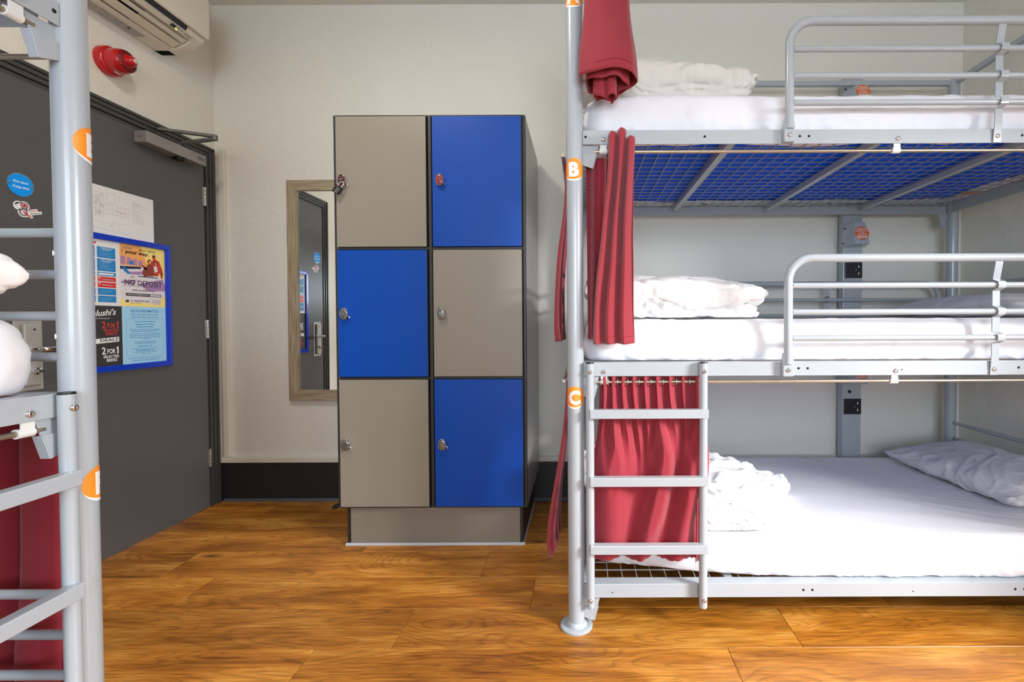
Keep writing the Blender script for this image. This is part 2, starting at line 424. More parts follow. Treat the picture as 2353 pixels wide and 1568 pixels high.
# left wall with the doorway
DY0, DY1, DZ = 1.650, 2.580, 1.925
struct(MB().box(XL - 0.1, XL, YF - 0.1, DY0, -0.1, ZC).box(XL - 0.1, XL, DY1, YB, -0.1, ZC).box(XL - 0.1, XL, DY0, DY1, DZ, ZC).obj('wall_left', M['wall'], smooth=0))
# right wall with a window opening near the camera
WY0, WY1, WZ0, WZ1 = -0.60, 0.64, 0.55, 1.84
struct(MB().box(XR, XR + 0.14, YF - 0.1, WY0, -0.1, ZC).box(XR, XR + 0.14, WY1, YB, -0.1, ZC).box(XR, XR + 0.14, WY0, WY1, -0.1, WZ0).box(XR, XR + 0.14, WY0, WY1, WZ1, ZC).obj('wall_right', M['wall'], smooth=0))
FX0, FX1, FZ0, FZ1 = -0.85, 1.25, 0.85, 2.25  # opening added in the unseen front wall to let the fill light in
struct(MB().box(XL - 0.1, FX0, YF - 0.12, YF, -0.1, ZC).box(FX1, XR + 0.1, YF - 0.12, YF, -0.1, ZC).box(FX0, FX1, YF - 0.12, YF, -0.1, FZ0).box(FX0, FX1, YF - 0.12, YF, FZ1, ZC).obj('wall_front', M['wall'], smooth=0))
def window(name, along, c, a0, a1, z0, z1):
    """along: 'y' for a window in the right wall at x=c, 'x' for one in the front wall at y=c"""
    def B(m, p0, p1, q0, q1, d0, d1):
        return m.box(c + d0, c + d1, p0, p1, q0, q1) if along == 'y' else m.box(p0, p1, c + d0, c + d1, q0, q1)
    t = 0.05
    m = MB(); B(m, a0, a0 + t, z0, z1, -.03, .03); B(m, a1 - t, a1, z0, z1, -.03, .03); B(m, a0 + t, a1 - t, z0, z0 + t, -.03, .03); B(m, a0 + t, a1 - t, z1 - t, z1, -.03, .03)
    w = struct(m.obj(name, M['win'], smooth=0, bevel=0.003))
    mid = (a0 + a1) / 2; zm = (z0 + z1) / 2
    B(MB(), mid - .02, mid + .02, z0 + t, z1 - t, -.022, .022).obj('glazing_bar', M['win'], w, smooth=0, bevel=0.002)
    for q0, q1 in ((a0 + t, mid - .02), (mid + .02, a1 - t)):
        B(MB(), q0, q1, zm - .02, zm + .02, -.02, .02).obj('glazing_bar', M['win'], w, smooth=0, bevel=0.002)
        for p0, p1 in ((z0 + t, zm - .02), (zm + .02, z1 - t)):
            B(MB(), q0, q1, p0, p1, -.003, .003).obj('pane', M['glass'], w, smooth=0)
    return w
w1 = window('window_1', 'y', XR + 0.09, WY0, WY1, WZ0, WZ1)
MB().box(XR - 0.03, XR + 0.06, WY0 - .03, WY1 + .03, WZ0 - 0.03, WZ0).obj('window_sill', M['win'], w1, smooth=0, bevel=0.004)
w2 = window('fill_window', 'x', YF - 0.07, FX0, FX1, FZ0, FZ1)  # added unseen window, there only for the fill light
MB().box(FX0 - .03, FX1 + .03, YF - 0.04, YF + 0.04, FZ0 - 0.03, FZ0).obj('window_sill', M['win'], w2, smooth=0, bevel=0.004)
# skirting and battens of the back wall
struct(MB().prism([(YB - 0.014, 0.0), (YB - 0.001, 0.0), (YB - 0.001, 0.221), (YB - 0.014, 0.221)], XL, XR, 'x').obj('baseboard_back', M['skirting'], smooth=0, bevel=0.002))
struct(MB().prism([(YB - 0.028, 0.0), (YB - 0.0145, 0.0), (YB - 0.0145, 0.015), (YB - 0.018, 0.014), (YB - 0.028, 0.003)], XL + .03, XR, 'x').obj('trim_1', mat('grey_quadrant', (84, 86, 92), 0.5), smooth=0))
struct(MB().box(-2.046, -2.014, YB - 0.020, YB - 0.001, 0.253, 2.004).obj('trim_2', M['white_trim'], smooth=0, bevel=0.003))
struct(MB().box(-2.072, XR, YB - 0.024, YB - 0.001, 0.222, 0.252).obj('trim_3', M['white_trim'], smooth=0, bevel=0.003))
struct(MB().box(XL + .001, XL + 0.014, YF, 1.57, 0.0, 0.221).obj('baseboard_left', M['skirting'], smooth=0, bevel=0.002))
struct(MB().box(XR - .014, XR - .001, YF, YB - .03, 0.0, 0.221).obj('baseboard_right', M['skirting'], smooth=0, bevel=0.002))
# ceiling lamp (out of frame, near the middle of the room)
def ceiling_lamp(x, y, label):
    t = thing('ceiling_lamp', (x, y, ZC), label, 'lamp', 'ceiling lamps out of frame')
    MB().lathe([(0.17, -0.001), (0.17, -0.05), (0.155, -0.06)], 40, (x, y, ZC)).obj('lamp_body', M['win'], t)
    MB().lathe([(0.155, -0.06), (0.13, -0.075), (0.06, -0.083), (0.002, -0.085)], 40, (x, y, ZC)).obj('diffuser', emit('warm_diffuser', (255, 236, 205), 1.2), t)
    o = area_light('lamp_light', (x, y, ZC - 0.092), (0, 0, 0), 0.3, 0.3, 13, (1.0, 0.92, 0.80), 'DISK')
    adopt(o, t)
ceiling_lamp(-0.95, 1.10, 'round white flush ceiling lamp with warm diffuser')

# ================================================================== door in the left wall
DX = -2.06          # front face of the leaf
door = struct(MB().box(DX - 0.044, DX, 1.656, 2.574, 0.006, 1.920).obj('door_1', M['door'], smooth=0, bevel=0.002))
def arch(prof_flip, y_in, z_in, y_out, z_out): pass
# moulded architrave: stepped profile mitred round the opening (three bands, each proud of the last)
fr = MB()
def band(w0, w1, x0, x1):
    a, b, c, d = DY0 - w0, DY0 - w1, DY1 + w0, DY1 + w1
    fr.add([(x0, a, 0), (x0, b, 0), (x0, b, DZ + w1), (x0, a, DZ + w0), (x1, a, 0), (x1, b, 0), (x1, b, DZ + w1), (x1, a, DZ + w0)],
           [(0, 1, 2, 3), (7, 6, 5, 4), (0, 4, 5, 1), (1, 5, 6, 2), (2, 6, 7, 3), (3, 7, 4, 0)])
    fr.add([(x0, c, 0), (x0, d, 0), (x0, d, DZ + w1), (x0, c, DZ + w0), (x1, c, 0), (x1, d, 0), (x1, d, DZ + w1), (x1, c, DZ + w0)],
           [(3, 2, 1, 0), (4, 5, 6, 7), (1, 5, 4, 0), (2, 6, 5, 1), (3, 7, 6, 2), (0, 4, 7, 3)])
    fr.add([(x0, a, DZ + w0), (x0, b, DZ + w1), (x0, d, DZ + w1), (x0, c, DZ + w0), (x1, a, DZ + w0), (x1, b, DZ + w1), (x1, d, DZ + w1), (x1, c, DZ + w0)],
           [(0, 1, 2, 3), (7, 6, 5, 4), (0, 4, 5, 1), (1, 5, 6, 2), (2, 6, 7, 3), (3, 7, 4, 0)])
band(-0.004, 0.018, XL - 0.06, XL + 0.006)
band(0.018, 0.038, XL + 0.0005, XL + 0.014)
band(0.038, 0.056, XL + 0.0005, XL + 0.020)
band(0.056, 0.070, XL + 0.0005, XL + 0.026)
fr.obj('architrave', M['door_frame'], door, smooth=0, bevel=0.002)
for hz in (1.713, 0.988, 0.276):
    h = MB()
    for k in range(5):
        z = hz - 0.05 + k * 0.0205
        h.lathe([(0.0062, z), (0.0062, z + 0.0190)], 14, (DX + 0.004, 2.577, 0))
    ho = h.obj('hinge', M['steel'], door)
    MB().box(DX - 0.0, DX + 0.0015, 2.562, 2.5735, hz - 0.05, hz + 0.05).obj('hinge_leaf', M['steel'], ho, smooth=0)
# lock set
lp = MB().box(DX, DX + 0.004, 1.694, 1.786, 0.772, 1.035).obj('lock_backplate', M['lockcase'], door, smooth=0, bevel=0.003)
MB().box(DX + 0.0045, DX + 0.022, 1.712, 1.768, 0.790, 1.020).obj('lock_case', M['lockcase'], lp, smooth=0, bevel=0.006, bseg=3)
MB().tube([(DX + 0.022, 1.738, 0.927), (DX + 0.055, 1.738, 0.927), (DX + 0.064, 1.746, 0.927), (DX + 0.066, 1.760, 0.927), (DX + 0.066, 1.862, 0.927)], 0.0095, 14).obj('lever_handle', M['chrome'], lp)
MB().lathe([(0.014, 0.022), (0.014, 0.034), (0.009, 0.036)], 20, (DX, 1.744, 0.845), 'x').box(DX + .034, DX + 0.05, 1.730, 1.758, 0.840, 0.850).obj('thumb_turn', M['chrome'], lp, bevel=0.001)
MB().lathe([(0.0035, 0.022), (0.0035, 0.0235)], 12, (DX, 1.745, 1.000), 'x').obj('screw', M['hole'], lp)
# overhead closer
cl = MB().box(DX, DX + 0.060, 2.176, 2.520, 1.858, 1.912).obj('door_closer', M['closer'], door, smooth=0, bevel=0.003)
MB().lathe([(0.020, 1.845), (0.026, 1.8575)], 24, (DX + 0.030, 2.385, 0)).obj('spindle_cap', M['cap'], cl)
MB().lathe([(0.0042, 2.1725), (0.0042, 2.1755)], 14, (DX + 0.030, 0, 1.885), 'y').obj('screw', M['steel'], cl)
fl = Flat((DX + 0.0605, 2.487, 1.888), (0, 1, 0), (0, 0, 1), (1, 0, 0))
fl.rect('b', -0.020, 0.020, -0.0065, 0.0065, 0.0002); fl.rect('w', -0.018, -0.001, -0.0045, 0.0045, 0.0004); fl.rect('w', 0.001, 0.018, -0.0045, 0.0045, 0.0004)
fl.rect('b', -0.0155, -0.0035, -0.001, 0.001, 0.0006); fl.rect('b', 0.0050, 0.0140, -0.001, 0.001, 0.0006)
fl.build(dict(b='badge', w='badge_print'), dict(b=M['ink'], w=M['closer']), cl)
def flat_arm(p, q, w, h):
    p, q = Vector(p), Vector(q); t = (q - p).normalized(); s = Vector((-t.y, t.x, 0)).normalized() * w / 2; u = Vector((0, 0, h / 2))
    m = MB(); m.add([p - s - u, q - s - u, q + s - u, p + s - u, p - s + u, q - s + u, q + s + u, p + s + u], [(0, 3, 2, 1), (4, 5, 6, 7), (0, 1, 5, 4), (1, 2, 6, 5), (2, 3, 7, 6), (3, 0, 4, 7)])
    return m
EL = (-1.850, 2.388, 1.952)
flat_arm((DX + 0.03, 2.385, 1.930), EL, 0.022, 0.014).obj('closer_arm', M['arm'], cl, smooth=0, bevel=0.002)
flat_arm((XL + 0.02, 2.300, 1.968), (EL[0], EL[1], EL[2] + 0.014), 0.020, 0.014).obj('closer_forearm', M['arm'], cl, smooth=0, bevel=0.002)
MB().lathe([(0.013, EL[2] - 0.006), (0.013, EL[2] + 0.018), (0.009, EL[2] + 0.021)], 18, (EL[0], EL[1], 0)).obj('elbow_pin', M['arm'], cl)
MB().lathe([(0.011, 1.912), (0.011, 1.934)], 18, (DX + 0.03, 2.385, 0)).obj('spindle', M['arm'], cl)

# ---- things fixed to the door
def door_flat(y, z, d=0.0): return Flat((DX + d, y, z), (0, 1, 0), (0, 0, 1), (1, 0, 0))
sg = thing('fire_door_sign', (DX, 1.731, 1.490), 'round bright blue metal fire door keep shut sign on the door', 'sign')
MB().lathe([(0.0430, 0.0002), (0.0430, 0.0014), (0.0400, 0.0018)], 48, (DX, 1.731, 1.531), 'x').obj('rim', M['steel'], sg)
f = door_flat(1.731, 1.531); f.ell('blue', 0, 0, 0.0405, 0.0405, 0.0020, 48)
f.text('txt', 'Fire door', 0.001, 0.011, 0.0085, 0.0023, 0.047, 0.02); f.text('txt', 'Keep shut', 0.001, -0.009, 0.0085, 0.0023, 0.050, 0.02)
f.build(dict(blue='sign_face', txt='lettering'), dict(blue=M['sky_blue'], txt=M['white_print']), sg)
for dy in (-0.035, 0.035):
    MB().lathe([(0.0048, 0.0020), (0.0040, 0.0032), (0.0015, 0.0036)], 16, (DX, 1.731 + dy, 1.531), 'x').obj('screw', M['steel'], sg)
st = thing('door_sticker', (DX, 1.75, 1.410), 'small white sticker with three round emblems and red blue lettering', 'sticker')
f = door_flat(1.752, 1.443)
for (x, y, r) in ((-0.028, 0.012, 0.0165), (-0.010, 0.014, 0.0165), (-0.013, -0.010, 0.0180)): f.ell('w', x, y, r, r, 0.0004)
f.poly('w', [(0.000, -0.010), (0.005, 0.004), (0.031, 0.012), (0.034, 0.003), (0.045, 0.006), (0.047, -0.004), (0.012, -0.016)], 0.00045)
f.poly('w', [(-0.010, -0.020), (0.012, -0.028), (0.018, -0.022), (0.0, -0.008)], 0.00042)
f.ell('pale', -0.028, 0.012, 0.0125, 0.0125, 0.0007); f.ell('navy', -0.028, 0.012, 0.0125, 0.0125, 0.0009, 14, 0, pi * 0.35, pi * 1.0); f.ell('red', -0.028, 0.012, 0.0125, 0.0125, 0.0009, 10, 0, -0.2, pi * 0.3)
f.ell('navy', -0.010, 0.015, 0.0125, 0.0125, 0.0009)
for a in (0.25, 0.25 + pi / 2, 0.25 + pi / 4, 0.25 - pi / 4):
    wd = 0.0036 if a in (0.25, 0.25 + pi / 2) else 0.0022
    for key, w_, d_ in (('pale', wd, 0.0011), ('red', wd * 0.55, 0.0013)):
        c_, s_ = cos(a), sin(a); r_ = 0.012
        f.poly(key, [(-0.010 + c_ * r_ - s_ * w_ / 1.4, 0.015 + s_ * r_ + c_ * w_ / 1.4), (-0.010 - c_ * r_ - s_ * w_ / 1.4, 0.015 - s_ * r_ + c_ * w_ / 1.4), (-0.010 - c_ * r_ + s_ * w_ / 1.4, 0.015 - s_ * r_ - c_ * w_ / 1.4), (-0.010 + c_ * r_ + s_ * w_ / 1.4, 0.015 + s_ * r_ - c_ * w_ / 1.4)], d_)
f.ell('navy', -0.013, -0.010, 0.0140, 0.0140, 0.0009)
for k in range(12): f.ell('pale', -0.013 + 0.0112 * cos(k * pi / 6), -0.010 + 0.0112 * sin(k * pi / 6), 0.0016, 0.0016, 0.0013, 8)
f.ell('pale', -0.013, -0.010, 0.0085, 0.0085, 0.0011); f.poly('red', [(-0.017, -0.005), (-0.009, -0.007), (0.013, -0.024), (0.008, -0.025), (-0.012, -0.013)], 0.0015)
f.text('red', '#FORKIDNEY', 0.0165, 0.0015, 0.0065, 0.0011, 0.027, 0.0, rot=0.22); f.text('navy', '#SAALEJOVINI', 0.0250, -0.0072, 0.0065, 0.0011, 0.036, 0.0, rot=0.22)
f.build(dict(w='sticker_base', pale='pale_print', navy='navy_print', red='red_print'), dict(w=M['white_print'], pale=M['paper'], navy=M['print_navy'], red=M['print_red']), st)

# evacuation plan sheet
pl = thing('evacuation_plan', (DX, 2.117, 1.405), 'white paper escape plan with line drawing above the blue poster frame', 'notice')
MB().box(DX + 0.0003, DX + 0.0012, 1.969, 2.266, 1.402, 1.613).obj('paper_sheet', M['paper'], pl, smooth=0)
f = Flat((DX + 0.0014, 1.969, 1.402), (0, 1, 0), (0, 0, 1), (1, 0, 0))
def ln(key, x0, y0, x1, y1, w=0.0006, d=0.0):
    L = sqrt((x1 - x0) ** 2 + (y1 - y0) ** 2); nx, ny = -(y1 - y0) / L * w / 2, (x1 - x0) / L * w / 2
    f.poly(key, [(x0 + nx, y0 + ny), (x1 + nx, y1 + ny), (x1 - nx, y1 - ny), (x0 - nx, y0 - ny)], d)
rr = random.Random(3)
def room(x, y, w_, h_): ln('g', x, y, x + w_, y); ln('g', x, y + h_, x + w_, y + h_); ln('g', x, y, x, y + h_); ln('g', x + w_, y, x + w_, y + h_)
room(0.012, 0.08, 0.05, 0.10); room(0.075, 0.150, 0.040, 0.038); room(0.062, 0.098, 0.112, 0.040)
for k in range(6): ln('g', 0.062 + k * 0.019, 0.098, 0.062 + k * 0.019, 0.138); ln('g', 0.062 + k * 0.019, 0.115, 0.075 + k * 0.019, 0.115)
for k in range(9): ln('g', 0.020, 0.088 + k * 0.010, 0.055, 0.088 + k * 0.010)
for k in range(14): room(0.013 + rr.random() * 0.04, 0.085 + rr.random() * 0.08, 0.008, 0.010)
for k in range(14): x, y = 0.015 + rr.random() * 0.045, 0.085 + rr.random() * 0.09; ln('gr', x, y, x + rr.uniform(-.008, .008), y + rr.uniform(-.008, .008), 0.0009)
ln('g', 0.004, 0.055, 0.175, 0.065); ln('g', 0.004, 0.030, 0.175, 0.022); ln('g', 0.13, 0.188, 0.13, 0.155); ln('g', 0.125, 0.06, 0.125, 0.028)
ln('r', 0.118, 0.118, 0.135, 0.112, 0.0016); ln('r', 0.135, 0.112, 0.152, 0.110, 0.0016)
ln('g', 0.085, 0.040, 0.100, 0.056); ln('g', 0.100, 0.040, 0.085, 0.056)
f.text('k', 'EMERGENCY ESCAPE PLAN', 0.215, 0.172, 0.0034, 0, 0.045)
ln('r', 0.190, 0.163, 0.215, 0.163, 0.0014); f.poly('r', [(0.213, 0.160), (0.213, 0.166), (0.219, 0.163)], 0.0001); ln('gr', 0.190, 0.152, 0.214, 0.152, 0.0012)
f.text('k', 'Escape route to fire', 0.243, 0.163, 0.0026, 0, 0.036); f.text('k', 'Alternative route', 0.241, 0.152, 0.0026, 0, 0.032)
for k in range(9): f.text('k', ['In case of fire', 'ring alarm and leave', 'FIRE ACTION', 'Use the nearest exit', 'close all doors', 'do not stop to collect', 'Assembly point outside', 'do not use lifts in a fire', 'do not return until told'][k], 0.191, 0.140 - k * 0.0072, 0.0026, 0, align='LEFT', width=[.035, .05, .034, .05, .042, .055, .06, .075, .06][k])
f.build(dict(g='floor_plan_lines', gr='green_lines', r='red_arrow', k='small_text'), dict(g=M['ink_grey'], gr=M['print_green'], r=M['print_red'], k=M['ink_grey']), pl)

# poster frame with four sheets
PY0, PY1, PZ0, PZ1 = 1.862, 2.345, 0.810, 1.407
pf = thing('poster_frame', (DX, (PY0 + PY1) / 2, PZ0), 'blue snap frame with four printed sheets on the charcoal door', 'frame')
def bar(y0, y1, z0, z1): return MB().box(DX + 0.0004, DX + 0.014, y0, y1, z0, z1)
b_ = 0.027
for poly in ([(PY0, PZ1), (PY0 + b_, PZ1 - b_), (PY1 - b_, PZ1 - b_), (PY1, PZ1)], [(PY0, PZ0), (PY1, PZ0), (PY1 - b_, PZ0 + b_), (PY0 + b_, PZ0 + b_)],
             [(PY0, PZ0), (PY0 + b_, PZ0 + b_), (PY0 + b_, PZ1 - b_), (PY0, PZ1)], [(PY1, PZ0), (PY1, PZ1), (PY1 - b_, PZ1 - b_), (PY1 - b_, PZ0 + b_)]):
    MB().prism(poly, DX + 0.0004, DX + 0.014, 'x').obj('frame_bar', M['frame_blue'], pf, smooth=0, bevel=0.004, bseg=2)
MB().box(DX + 0.0004, DX + 0.003, PY0 + b_, PY1 - b_, PZ0 + b_, PZ1 - b_).obj('backing_sheet', M['paper'], pf, smooth=0)
YS, ZS = 2.094, 1.099      # where the four sheets meet
def sheet(y0, z0): return Flat((DX + 0.0031, y0, z0), (0, 1, 0), (0, 0, 1), (1, 0, 0))
# -- top right: travel poster
SW, SH = 0.2235, 0.281
f = sheet(YS, ZS)
f.rect('peach', 0, SW, 0.185, SH, .0001); f.rect('pale', 0, SW, 0.0, 0.185, .0001)
f.poly('yellow', [(0.10, SH), (SW, SH), (SW, 0.13), (0.19, 0.15), (0.13, 0.20)], .0002); f.rect('yellow', 0, SW, 0.0, 0.018, .0002); f.poly('yellow', [(0, 0.04), (0.02, 0.025), (0.02, 0.0), (0, 0)], .0003); f.poly('yellow', [(SW, 0.06), (0.19, 0.03), (0.19, 0), (SW, 0)], .0003)
for k in range(4): f.rect('lilac', 0.004 + k * 0.028, 0.024 + k * 0.028, 0.190, 0.226 - 0.004 * k, .0003)
for k in range(5): f.rect('brown2', 0.008 + k * 0.022, 0.014 + k * 0.022, 0.240, 0.256, .0003)
f.rect('blue', 0.045, 0.062, 0.192, 0.208, .0005)
f.poly('navy', [(0.0, 0.180), (0.10, 0.186), (0.10, 0.176), (0, 0.166)], .0004)
# seated group on a board, as loose colour shapes
f.poly('peach2', [(0.140, 0.150), (0.146, 0.196), (0.156, 0.222), (0.172, 0.232), (0.194, 0.222), (0.208, 0.190), (0.216, 0.160), (0.205, 0.146), (0.196, 0.168), (0.186, 0.150)], .0005)
f.ell('peach2', 0.166, 0.238, 0.0085, 0.0095, .0007); f.poly('navy', [(0.157, 0.241), (0.161, 0.250), (0.172, 0.250), (0.176, 0.241)], .0008)
f.poly('brown', [(0.120, 0.160), (0.128, 0.196), (0.142, 0.206), (0.158, 0.198), (0.168, 0.165), (0.160, 0.146), (0.128, 0.146)], .0006)
f.ell('brown', 0.143, 0.214, 0.0105, 0.0125, .0007); f.ell('peach', 0.145, 0.212, 0.0055, 0.0075, .0009); f.ell('navy', 0.173, 0.210, 0.0085, 0.0110, .0007); f.ell('peach', 0.174, 0.208, 0.0050, 0.0070, .0009)
f.poly('pale', [(0.164, 0.196), (0.182, 0.198), (0.186, 0.172), (0.168, 0.166)], .0008)
f.poly('lilac2', [(0.040, 0.158), (0.095, 0.163), (0.128, 0.178), (0.132, 0.164), (0.100, 0.150), (0.050, 0.146)], .0008)
f.poly('blue', [(0.010, 0.180), (0.022, 0.176), (0.050, 0.150), (0.036, 0.146), (0.016, 0.160)], .0009)
f.poly('brown', [(0.105, 0.158), (0.116, 0.190), (0.130, 0.186), (0.150, 0.148), (0.112, 0.142)], .0009); f.poly('brown', [(0.100, 0.192), (0.106, 0.196), (0.130, 0.180), (0.126, 0.172)], .0009)
f.poly('brown', [(0.196, 0.170), (0.204, 0.172), (0.212, 0.142), (0.203, 0.140)], .0008)
f.rect('navy', 0.085, 0.185, 0.139, 0.143, .0007)
f.poly('lilac2', [(0.09, 0.105), (0.21, 0.137), (0.2235, 0.11), (0.2235, 0.08), (0.13, 0.075)], .0003)
f.poly('lilac2', [(0.01, 0.115), (0.08, 0.125), (0.06, 0.10), (0.0, 0.105)], .0003)
f.text('ink', 'your story.', 0.134, 0.262, 0.013, .0010, 0.088, 0.0); f.text('ink', 'your way.', 0.082, 0.243, 0.015, .0010, 0.116, 0.03); f.text('ghost', 'your', 0.035, 0.262, 0.013, .0009, 0.045, 0.02)
f.text('ink', 'with', 0.055, 0.135, 0.008, .0010, 0.020, 0.0, shear=0.3)
f.text('ink', 'NO DEPOSIT', 0.112, 0.110, 0.024, .0010, 0.186, 0.01)
f.text('ink', 'FREE CANCELLATION, CHEAPER ONLINE AND FREE BREAKFAST', 0.105, 0.094, 0.0042, .0010, 0.185)
f.text('ink', 'when you Book Direct', 0.110, 0.075, 0.011, .0010, 0.115, 0.0, shear=0.35)
f.rect('ink', 0.024, 0.200, 0.048, 0.061, .0006); f.text('w', 'www.st-christophers.co.uk', 0.082, 0.0545, 0.0060, .0011, 0.105, 0.01); f.rect('grey', 0.142, 0.196, 0.0505, 0.0585, .0008); f.text('ink', 'book now', 0.168, 0.0545, 0.004, .0011, 0.04)
f.ell('ink', 0.030, 0.024, 0.0085, 0.0065, .0006); f.text('w', 'st', 0.030, 0.024, 0.005, .0011, 0.006)
f.text('ink', "ST CHRISTOPHER'S INNS", 0.092, 0.026, 0.0066, .0010, 0.092, 0.01); f.text('ink', '@stchristophers', 0.073, 0.016, 0.0038, .0010, 0.050)
f.rect('grey', 0.150, 0.198, 0.012, 0.038, .0005); f.text('ink', "DON'T FORGET", 0.175, 0.032, 0.004, .0010, 0.04); f.text('ink', '10% ALSO GET', 0.175, 0.024, 0.006, .0010, 0.044); f.text('ink', 'of all bookings', 0.175, 0.016, 0.004, .0010, 0.04)
f.build(dict(peach='poster_sky', pale='poster_street', yellow='poster_sunlight', lilac='poster_houses', brown2='poster_windows', blue='poster_blue_shape', navy='poster_dark_band', brown='poster_figures', peach2='poster_cap', lilac2='poster_shadow', ink='lettering', ghost='faint_lettering', w='white_lettering', grey='grey_box'),
        dict(peach=M['print_peach'], pale=M['print_pale'], yellow=M['print_yellow'], lilac=M['print_lilac'], brown2=M['print_orange'], blue=M['print_blue'], navy=M['print_navy'], brown=M['print_brown'], peach2=M['print_ltred'], lilac2=M['print_lilac'], ink=M['ink'], ghost=M['ink_grey'], w=M['white_print'], grey=M['print_pale']), pf)
# -- bottom right: house information
SH2 = ZS - (PZ0 + b_)
f = sheet(YS + 0.004, PZ0 + b_)
f.rect('cyan', 0, SW - 0.004, 0, SH2, .0001)
f.text('t', 'HOUSE INFORMATION', 0.110, SH2 - 0.020, 0.0120, .0006, 0.140, 0.012)
f.text('t', "HERE'S A QUICK GUIDE TO HELP YOU HAVE", 0.110, SH2 - 0.037, 0.0065, .0006, 0.138); f.text('t', 'A GREAT TIME DURING YOUR STAY WITH US', 0.110, SH2 - 0.049, 0.0065, .0006, 0.138)
yy = SH2 - 0.070
for s, wd, bd in (('Have fun, party hard and sleep easy', .105, .02), ('Breakfast from 7am till 10am', .092, .02), ('All rooms are non smoking', .085, .02), ('Please respect your fellow travellers and refrain from', .155, .0), ('drinking alcohol and eating in shared dormitories', .135, .0), ('The security card is your proof of residence. Please', .155, .0), ('keep it with you at all times, and also know the room and bed', .155, 0), ('number you are given. Only guests are allowed beyond', .155, 0), ('our reception', .035, .0), ('If something is great tell your friends,', .115, 0), ('if something isn\'t right please tell us', .105, 0), ('Check out time: 10 am', .072, .02), ("Don't forget to book your next hostel direct at", .130, 0), ('www.st-christophers.co.uk', .095, .02), ("on the St Christopher's App to get more", .120, 0), ('out of your stay', .048, 0)):
    f.text('t', s, 0.110, yy, 0.0058, .0006, wd, bd)
    yy -= 0.0122 if s.endswith(('easy', '10am', 'smoking', 'dormitories', 'reception', 'us', '10 am')) else 0.0080
f.text('t', 'IF YOU NEED ANYTHING ASK US A QUESTION VIA THE', 0.110, 0.022, 0.0058, .0006, 0.170); f.text('t', "ST CHRISTOPHER'S APP OR SEE RECEPTION", 0.110, 0.012, 0.0058, .0006, 0.135)
for (x0, y0, x1, y1) in ((0.018, 0.032, 0.018, SH2 - 0.058), (0.202, 0.032, 0.202, SH2 - 0.058), (0.018, 0.032, 0.202, 0.032), (0.018, SH2 - 0.058, 0.100, SH2 - 0.058), (0.120, SH2 - 0.058, 0.202, SH2 - 0.058), (0.1, SH2 - .058, .11, SH2 - .054), (.11, SH2 - .054, .12, SH2 - .058)):
    ln('t', x0, y0, x1, y1, 0.0006, 0.0004)
f.build(dict(cyan='information_sheet', t='lettering'), dict(cyan=M['print_cyan'], t=M['print_textblue']), pf)
# -- top left: blue and red notices
f = sheet(YS - 0.206, ZS)
for (x0, x1) in ((0.018, 0.098), (0.108, 0.186)):
    for (z0, z1, k) in ((0.205, 0.252, 'b'), (0.148, 0.200, 'b'), (0.128, 0.143, 'b'), (0.104, 0.124, 'r'), (0.078, 0.100, 'r'), (0.046, 0.074, 'b'), (0.014, 0.042, 'b')):
        f.rect(k + '#%d%d' % (x0 * 1000, z0 * 1000), x0, x1, z0, z1, .0002)
        n_ = max(1, int((z1 - z0 - 0.008) / 0.005))
        if k == 'b' and z1 - z0 > 0.02:
            for q in range(n_): f.rect('lt', x0 + 0.008, x1 - 0.006 - 0.012 * ((q * 7) % 3), z1 - 0.009 - q * 0.005, z1 - 0.0083 - q * 0.005, .0005)
        if k == 'b' and z1 - z0 < 0.02: f.rect('w', x0 + 0.004, x1 - 0.010, z0 + 0.004, z1 - 0.004, .0005)
        if k == 'r':
            f.ell('w', x0 + 0.008, z1 - 0.006, 0.005, 0.005, .0005, 16); f.ell('r', x0 + 0.008, z1 - 0.006, 0.0034, 0.0034, .0007, 16); f.rect('lt', x0 + 0.018, x1 - 0.02, z1 - 0.010, z1 - 0.009, .0006); f.rect('lt', x0 + 0.018, x1 - 0.01, z1 - 0.014, z1 - 0.013, .0006)
    f.text('w', 'COMMUNICATION', (x0 + x1) / 2, 0.247, 0.0040, .0008, 0.055, 0.01); f.text('w', 'STANDARDS', (x0 + x1) / 2, 0.241, 0.0036, .0008, 0.035, 0.01); f.text('w', 'ACTION CONTROL', (x0 + x1) / 2, 0.195, 0.0040, .0008, 0.052, 0.01); f.text('w', 'EL PASEO', (x0 + x1) / 2, 0.189, 0.0036, .0008, 0.030, 0.01)
for k, key in enumerate(('y', 'r', 'b', 'k', 'y', 'r')): f.ell(key, 0.030 + k * 0.014, 0.266, 0.005, 0.005, .0003, 12)
f.build(dict(b='blue_notice', r='red_notice', lt='notice_lines', w='white_print', y='yellow_dot', k='dark_dot'), dict(b=M['print_blue'], r=M['print_red'], lt=M['print_cyan'], w=M['white_print'], y=M['print_yellow'], k=M['ink']), pf)
# -- bottom left: bar deals on black
f = sheet(YS - 0.206, PZ0 + b_)
f.rect('k', 0, 0.2095, 0, SH2 - 0.001, .0001)
f.text('w', "Belushi's", 0.118, SH2 - 0.032, 0.026, .0006, 0.125, 0.015, rot=0.10, shear=0.35); f.text('w', 'HARD TO LEAVE  BELUSHIS.COM', 0.112, SH2 - 0.056, 0.0045, .0006, 0.085)
for cx_, a, b, c, c1 in ((0.058, '25%', 'OFF FOOD', '', 'w'), ):
    f.text('w', '25%', cx_, SH2 - 0.090, 0.030, .0006, 0.066, 0.02); f.text('w', 'OFF FOOD', cx_, SH2 - 0.117, 0.013, .0006, 0.062, 0.02)
    f.text('red', '£1', cx_, 0.066, 0.024, .0006, 0.026, 0.02); f.text('red', 'SELECTED', cx_, 0.042, 0.011, .0006, 0.060, 0.02); f.text('red', 'SHOTS', cx_, 0.028, 0.011, .0006, 0.040, 0.02)
